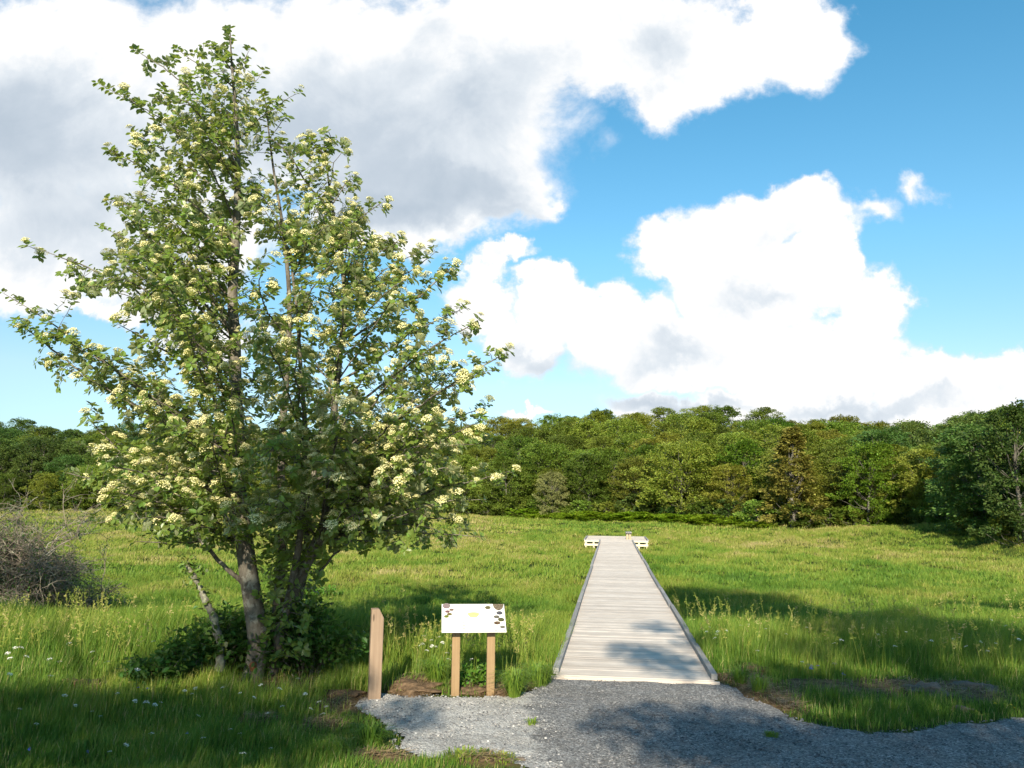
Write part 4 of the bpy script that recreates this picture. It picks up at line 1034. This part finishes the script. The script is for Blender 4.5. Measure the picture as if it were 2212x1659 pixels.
# dry cut grass lying on the bare soil
n_ = 11000; k = gr.integers(0, len(DIRT), n_); D_ = np.array(DIRT)[k]
x = D_[:, 0] + gr.normal(size=n_) * D_[:, 2] * .55; y = D_[:, 1] + gr.normal(size=n_) * D_[:, 3] * .55; ok = gmask(x, y) & (y > 6.5); x, y = x[ok], y[ok]
az = gr.uniform(0, 6.28, len(x)); L = gr.uniform(.06, .18, len(x)); z = ground_z(x, y) + gr.uniform(.01, .09, len(x)) * dirt_f(x, y)
dx_, dy_ = np.cos(az) * L, np.sin(az) * L; wx, wy = -np.sin(az) * .0035, np.cos(az) * .0035
V = np.stack([np.stack([x - wx, y - wy, z], 1), np.stack([x + wx, y + wy, z + .002], 1), np.stack([x + dx_, y + dy_, z + gr.uniform(-.02, .05, len(x))], 1)], 1).reshape(-1, 3)
tag(obj('dry_grass', np_mesh('dry_grass', V, np.arange(len(V)).reshape(-1, 3), grass_mat('straw', [(0, (.16, .10, .05)), (1, (.36, .27, .15))], .1), {'tint': np.repeat(gr.random(len(x)), 3)})), 'dry brown cut grass lying on the bare soil by the path', 'dry grass', None, 'stuff')

# ------------------------------------------------------------------ tussocks, mounds, stones
def tussock(label, dx, dy, n_, h, rad_, tint, group=None):
    x, y = at(dx, dy); z = gz(x, y); a = gr.uniform(0, 6.28, n_); q = gr.random(n_) * rad_ * .4; l = gr.uniform(.25, 1.0, n_) * h
    bx = np.cos(a) * q; by = np.sin(a) * q; hh = h * gr.uniform(.5, 1.1, n_); w_ = gr.uniform(.004, .008, n_)
    wx, wy = -np.sin(a) * w_, np.cos(a) * w_; lx, ly = np.cos(a) * l, np.sin(a) * l; zer = np.zeros(n_) - .02
    V = np.stack([np.stack([bx - wx, by - wy, zer], 1), np.stack([bx + wx, by + wy, zer], 1), np.stack([bx - wx * .7 + lx * .35, by - wy * .7 + ly * .35, hh * .7], 1), np.stack([bx + wx * .7 + lx * .35, by + wy * .7 + ly * .35, hh * .7], 1), np.stack([bx + lx, by + ly, hh * (.85 - .3 * l / h)], 1)], 1).reshape(-1, 3)
    F = ((np.arange(n_) * 5)[:, None, None] + np.array([[0, 1, 3], [0, 3, 2], [2, 3, 4]])[None]).reshape(-1, 3)
    return tag(obj('grass_tussock', np_mesh('grass_tussock', V, F, M_GRASS, {'tint': np.repeat(np.clip(gr.normal(tint, .08, n_), 0, 1), 5)}), None, (x, y, z)), label, 'grass', group)
tussock('bright arching grass tuft right of the sign posts at the gravel edge', 1112, 1505, 240, .42, .22, .42)
tussock('wide bright grass clump left of the boardwalk start', 1160, 1480, 320, .36, .4, .42)
tussock('grass tuft left of the sign posts behind the soil mound', 945, 1478, 260, .45, .3, .42)
tussock('small flat weed growing in the gravel before the boardwalk', 1665, 1591, 120, .06, .2, .45)
tussock('tiny grass tuft in the pale gravel near the bottom edge', 1046, 1628, 60, .06, .12, .4)
tussock('sparse grass tuft at the border of pale and dark gravel', 1148, 1566, 36, .1, .12, .5)
tussock('grass tuft at the right corner of the boardwalk start', 1600, 1478, 130, .3, .2, .38)
tussock('leaning grass tuft on the bare soil right of the boardwalk', 1640, 1500, 110, .3, .2, .4)
tussock('dark green grass tuft at the bottom left of the gravel', 800, 1610, 160, .28, .3, .3)
tussock('light green grass tuft at the bottom edge left of the gravel', 720, 1640, 150, .26, .25, .42)
tussock('low dry grass fringe at the bottom edge of the pale gravel', 1000, 1645, 260, .12, .5, .55)
tussock('second low grass fringe at the bottom edge of the pale gravel', 1080, 1648, 200, .1, .4, .6)
LUMPS = []
def lump(name, label, cat, dx, dy, rx, ry, h, seed, mat, group=None):
    import bmesh
    x, y = at(dx, dy); bm = bmesh.new(); bmesh.ops.create_icosphere(bm, subdivisions=4, radius=1); V = np.array([v.co[:] for v in bm.verts]); F = np.array([[v.index for v in f.verts] for f in bm.faces]); bm.free()
    r1 = fbm(V[:, 0] * 2 + seed, V[:, 1] * 2 + V[:, 2] * 1.7, .8, 5, seed) * 1.3 + .35; V = V * r1[:, None] * (rx, ry, h * (.5 if cat == 'soil' else .7)); LUMPS.append((x, y, gz(x, y), rx, ry, h, cat))
    return tag(obj(name, np_mesh(name, V, F, mat, None, True), None, (x, y, gz(x, y) + h * .15)), label, cat, group)
M_CLOD = plain('dry_earth', (.22, .135, .075), .95, .1, .45, 26); M_EARTH = plain('brown_earth', (.115, .078, .048), .95, .1, .5, 22); M_ROCK = plain('pale_stone', (.13, .108, .088), .85, .2, .3, 30)
lump('earth_clod', 'tan clod of dry earth lying in the grass at the far left', 'earth', 178, 1490, .24, .18, .15, 1, M_CLOD)
lump('soil_mound', 'low brown mound of soil and dead grass between the bollard and the sign', 'soil', 895, 1492, .34, .28, .17, 2, M_EARTH)
lump('soil_mound', 'small soil mound between the two sign posts', 'soil', 1022, 1498, .2, .13, .11, 3, M_EARTH)
lump('soil_mound', 'small dry soil heap right of the right sign post', 'soil', 1090, 1500, .16, .12, .1, 4, M_EARTH)
lump('soil_mound', 'mossy brown soil heap in the shade left of the bollard', 'soil', 745, 1508, .26, .2, .14, 5, M_EARTH)
lump('soil_mound', 'brown soil mound in the shaded grass right of the boardwalk start', 'soil', 1625, 1452, .3, .22, .15, 6, M_EARTH)
lump('rock', 'large grey-brown half-buried rock in the shaded right verge', 'rock', 2000, 1500, .3, .22, .16, 7, M_ROCK)
lump('rock', 'flat pale rock at the right end of the bare verge strip', 'rock', 2100, 1490, .34, .22, .1, 8, M_ROCK)
lump('rock', 'small rock just below the bare strip of the right verge', 'rock', 2080, 1535, .1, .08, .06, 9, M_ROCK)
lump('rock', 'rounded cream stone at the bottom edge of the pale gravel', 'rock', 1100, 1646, .06, .05, .04, 10, M_ROCK)
lump('rock', 'smaller flat stone beside the cream stone at the bottom edge', 'rock', 1125, 1641, .05, .04, .025, 11, M_ROCK)

# straw over the soil heaps
Vs = []
for x, y, z, rx, ry, h, cat in LUMPS:
    if cat != 'soil': continue
    n_ = int(4200 * (rx + ry)); a = gr.uniform(0, 6.28, n_); q = np.sqrt(gr.random(n_)) * 1.1; z0 = z + h * .5 * np.sqrt(np.maximum(0, 1 - (q / 1.1) ** 2)) * gr.uniform(.5, 1.1, n_)
    b0 = np.stack([x + rx * q * np.cos(a), y + ry * q * np.sin(a), z0], 1); dd = rdir(n_, gr, -.1) * gr.uniform(.05, .15, n_)[:, None] * (1, 1, .45); sd = np.cross(nrm(dd), [0, .3, 1.0]) * .0028
    Vs.append(np.stack([b0 - sd, b0 + sd, b0 + dd], 1).reshape(-1, 3))
V = np.concatenate(Vs); tag(obj('dead_grass', np_mesh('dead_grass', V, np.arange(len(V)).reshape(-1, 3), bpy.data.materials['straw'], {'tint': np.repeat(gr.random(len(V) // 3), 3)})), 'matted dead grass lying over the brown soil heaps', 'dry grass', None, 'stuff')

# ------------------------------------------------------------------ wild flowers
M_STEM = plain('flower_stem', (.07, .13, .02), .7)
M_PETAL = plain('white_petal', (.78, .77, .72), .7, .2); M_BLUE = plain('blue_petal', (.13, .14, .55), .7, .2); M_YEL = plain('yellow_petal', (.75, .55, .02), .7, .2)
def umbel(seed, R_, nh):
    r = np.random.default_rng(seed); V = []; F = []
    for k in range(nh):
        a = k * 2.4; q = math.sqrt((k + .5) / nh) * R_; c = np.array([q * math.cos(a), q * math.sin(a), .012 * (1 - (q / R_) ** 2) + r.uniform(-.004, .004)]); rr = r.uniform(.003, .0055); o = len(V)
        tl_ = r.normal(size=2) * .3
        for j in range(6): V.append(c + np.array([rr * math.cos(j * 1.047), rr * math.sin(j * 1.047), rr * (tl_[0] * math.cos(j * 1.047) + tl_[1] * math.sin(j * 1.047))]))
        F += [(o, o + 1 + j, o + 2 + j) for j in range(4)]
    return np.array(V), np.array(F)
HEADS = {'white': [np_mesh('flower_head', *umbel(s, .03, 22), M_PETAL) for s in range(3)], 'blue': [np_mesh('flower_head', *umbel(9, .014, 8), M_BLUE)], 'yellow': [np_mesh('flower_head', *umbel(8, .016, 8), M_YEL)]}
def stem_mesh(h):
    t = np.linspace(0, 1, 5); p = np.stack([.05 * h * np.sin(t * 2), 0 * t, h * t], 1); V, F = tubes([(p, np.full(5, .0022))], 4); return np_mesh('stem', V, F, M_STEM)
STM = {h: (stem_mesh(h), .05 * h * math.sin(2)) for h in (.12, .3, .42, .55)}
wf = np.random.default_rng(90)
def flower(dx, dy, colr, h, label, group, s=1.0):
    """foot of the stem chosen so that the head stands about where the photo shows it"""
    x, y = at(dx, dy, h * .8); z = gz(x, y)
    if not bool(gmask(np.array([x]), np.array([y]))[0]): return
    rt = empty('wild_flower', (x, y, z), wf.uniform(0, 6.28)); tag(rt, label, 'flower', group)
    obj('stem', STM[h][0], rt); hd = obj('flower_head', HEADS[colr][int(wf.integers(0, len(HEADS[colr])))], rt, (STM[h][1], 0, h)); hd.rotation_euler = (wf.uniform(-.4, .4), wf.uniform(-.4, .4), 0); hd.scale = (s, s, s)
W1 = [(255, 1510), (200, 1550), (212, 1562), (290, 1528), (310, 1532), (318, 1530), (330, 1536), (350, 1530), (140, 1516), (160, 1538), (400, 1505), (410, 1512), (420, 1500), (480, 1498), (520, 1510), (40, 1545), (75, 1580), (330, 1600), (440, 1610), (520, 1600), (430, 1560), (640, 1478), (560, 1492), (600, 1500), (545, 1520), (690, 1530), (672, 1545), (705, 1540), (700, 1556), (660, 1512), (610, 1540), (575, 1556), (495, 1590), (240, 1640), (275, 1625), (520, 1645), (585, 1632)]
for dx, dy in W1: flower(dx, dy, 'white', .3, 'small white umbel flower in the shaded grass left of the gravel', 'white flowers in the shaded left verge', wf.uniform(.6, 1.0))
W2 = [(20, 1432), (35, 1420), (45, 1418), (50, 1440), (15, 1445), (110, 1445), (130, 1452), (235, 1452), (300, 1470), (110, 1485), (25, 1480), (150, 1410), (200, 1430), (330, 1405)]
for dx, dy in W2: flower(dx, dy, 'white', .55, 'white umbel flower in the sunlit tall grass at the left edge', 'white flowers in the sunlit left grass')
W3 = [(935, 1396), (950, 1388), (930, 1410), (955, 1402), (925, 1420), (965, 1425), (970, 1440), (905, 1408), (912, 1404), (940, 1412), (975, 1408), (980, 1452), (1015, 1440), (1068, 1448), (915, 1385), (1080, 1410)]
for dx, dy in W3: flower(dx, dy, 'white', .42, 'white umbel flower in the grass around the sign posts', 'white flowers round the sign')
W4 = [(1510, 1375), (1525, 1372), (1545, 1380), (1550, 1372), (1570, 1370), (1548, 1390), (1535, 1360), (1600, 1355), (1615, 1352), (1655, 1365), (1700, 1378), (1745, 1360), (1800, 1402), (1820, 1395), (1900, 1380), (1960, 1372), (2010, 1395), (2060, 1390), (2090, 1410), (2120, 1398), (2150, 1402), (2185, 1380), (2200, 1392), (2170, 1352), (2140, 1330), (1860, 1340), (2040, 1340), (1935, 1410), (1730, 1445), (1800, 1450), (2075, 1378), (2130, 1420), (1640, 1420)]
for dx, dy in W4: flower(dx, dy, 'white', .42, 'white umbel flower in the grass right of the boardwalk', 'white flowers right of the boardwalk', wf.uniform(.7, 1.15))
for dx, dy in [(60, 1635), (190, 1640), (300, 1498), (320, 1500), (400, 1600), (1300, 1395), (1265, 1415)]: flower(dx, dy, 'blue', .3, 'small blue-violet wild flower in the grass left of the boardwalk', 'blue flowers in the verge')
for dx, dy in [(2145, 1520), (2150, 1524), (2180, 1530), (2190, 1534), (2185, 1528), (2200, 1508), (2205, 1590), (1660, 1578)]: flower(dx, dy, 'yellow', .12, 'small yellow flower low in the shaded right verge', 'yellow flowers in the right verge')
for dx, dy in [(1745, 1447), (1755, 1450), (1765, 1449), (1750, 1455), (1820, 1468)]: flower(dx, dy, 'blue', .3, 'lilac-blue flower in the shaded grass right of the boardwalk', 'lilac flowers in the right verge', 1.6)

# ------------------------------------------------------------------ shade trees behind the camera
# each patch: centre and radii on the ground (photo coordinates), and how far behind the camera the leaves that shade it hang
SHADE = [('left', [(100, 1600, 420, 60, -.1), (420, 1600, 260, 55, 0), (620, 1570, 150, 40, 0), (150, 1535, 330, 30, 0), (480, 1525, 170, 24, 0), (690, 1620, 110, 34, 0), (860, 1552, 105, 24, 0), (740, 1500, 90, 20, 0), (250, 1325, 190, 10, -.4), (40, 1370, 130, 26, -.3), (680, 1440, 150, 40, 0), (440, 1440, 120, 26, 0), (820, 1420, 120, 30, -.3), (885, 1392, 105, 40, -.3), (330, 1650, 340, 26, 0)], -9.0, -7.5),
         ('right', [(1480, 1570, 220, 40, 0), (1700, 1600, 220, 40, 0), (1950, 1620, 300, 46, 0), (2180, 1600, 200, 46, 0), (1850, 1640, 300, 30, 0), (2120, 1650, 260, 26, 0), (1560, 1610, 160, 30, 0), (2000, 1580, 220, 30, 0), (1640, 1645, 260, 20, 0), (1380, 1412, 75, 16, 0), (1450, 1440, 80, 18, 0), (1420, 1355, 55, 7, 0), (1500, 1395, 50, 9, 0), (1700, 1480, 150, 30, 0), (1900, 1500, 200, 34, 0), (2120, 1490, 170, 36, 0), (1830, 1440, 190, 18, -.2), (2080, 1440, 170, 14, -.2)], 4.6, -7.0),
         ('far', [(1550, 1292, 120, 30, -.5), (1660, 1310, 120, 32, -.5), (1790, 1345, 140, 26, -.4), (1960, 1385, 160, 18, -.4), (2140, 1300, 120, 10, -.5), (1480, 1272, 60, 12, -.5), (1720, 1362, 150, 20, -.4), (1590, 1340, 130, 24, -.4), (1860, 1400, 190, 20, -.3), (2080, 1420, 160, 18, -.3), (1500, 1320, 60, 14, -.5)], 3.0, -9.5)]
M_SHADE = leaf_mat('shade_leaf', (.06, .10, .018, 1), (.09, .13, .05, 1), (.1, .17, .02), .25, .3, .5, .3)
st_r = np.random.default_rng(66)
for nm, patches, tx, ty in SHADE:
    base = np.array([tx, ty, gz(tx, ty)]); P, L = [], []; limbs = []
    tops = []
    for (cx, cy_, rx, ry, zz_) in patches:
        gx0 = np.array([*at(cx, cy_, zz_), zz_]); e1 = at(cx + rx, cy_, zz_); e2 = at(cx, cy_ - ry, zz_)
        wx = abs(e1[0] - gx0[0]); wy = abs(e2[1] - gx0[1])
        yy = ty + st_r.uniform(-1.4, 1.6); T_ = (gx0[1] - yy) / SDIR.y
        c = gx0 - np.array(SDIR) * T_
        hz_ = wy * math.tan(SUN_E)          # vertical half size that throws a shadow this long
        area = wx * hz_ * 3.14; n_ = int(area * 620)
        q = st_r.normal(size=(n_, 3)); q = nrm(q) * (st_r.random(n_) ** .4)[:, None]
        pts = c + q * np.array([wx * 1.08, .8, max(hz_, .12) * 1.08]); P.append(pts); L.append(st_r.uniform(.09, .16, n_)); tops.append(c)
    tops = np.array(tops); Hm = tops[:, 2].max()
    ax_ = np.linspace(0, 1, 10); mid = tops.mean(0); trunk = np.stack([base[0] + (mid[0] - base[0]) * ax_ ** 1.5, base[1] + (mid[1] - base[1]) * ax_, base[2] - .3 + (Hm - base[2]) * ax_], 1)
    limbs.append((trunk, np.linspace(.19, .03, 10)))
    for c in tops:
        s0 = trunk[int(np.clip((c[2] - base[2]) / (Hm - base[2]) * 6.5, 1, 8))]; tt = np.linspace(0, 1, 7)[:, None]
        limbs.append((s0 * (1 - tt) + c * tt, np.linspace(.05, .012, 7)))
    P = np.concatenate(P); L = np.concatenate(L)
    V, F = card_geo(P, rdir(len(P), st_r), rdir(len(P), st_r, .4), L, L * .7)
    rt = empty('shade_tree', tuple(base)); tag(rt, {'left': 'broad tree behind the photographer shading the left verge', 'right': 'tree behind the photographer shading the gravel road on the right', 'far': 'tall tree behind the photographer shading the meadow right of the boardwalk'}[nm], 'tree')
    TV, TF = tubes(limbs, 7); obj('trunk', np_mesh('trunk', TV - base, TF, M_FBARK, None, True), rt)
    obj('crown', np_mesh('crown', V - base, F, M_SHADE, {'tint': np.repeat(st_r.random(len(P)), 4)}), rt)
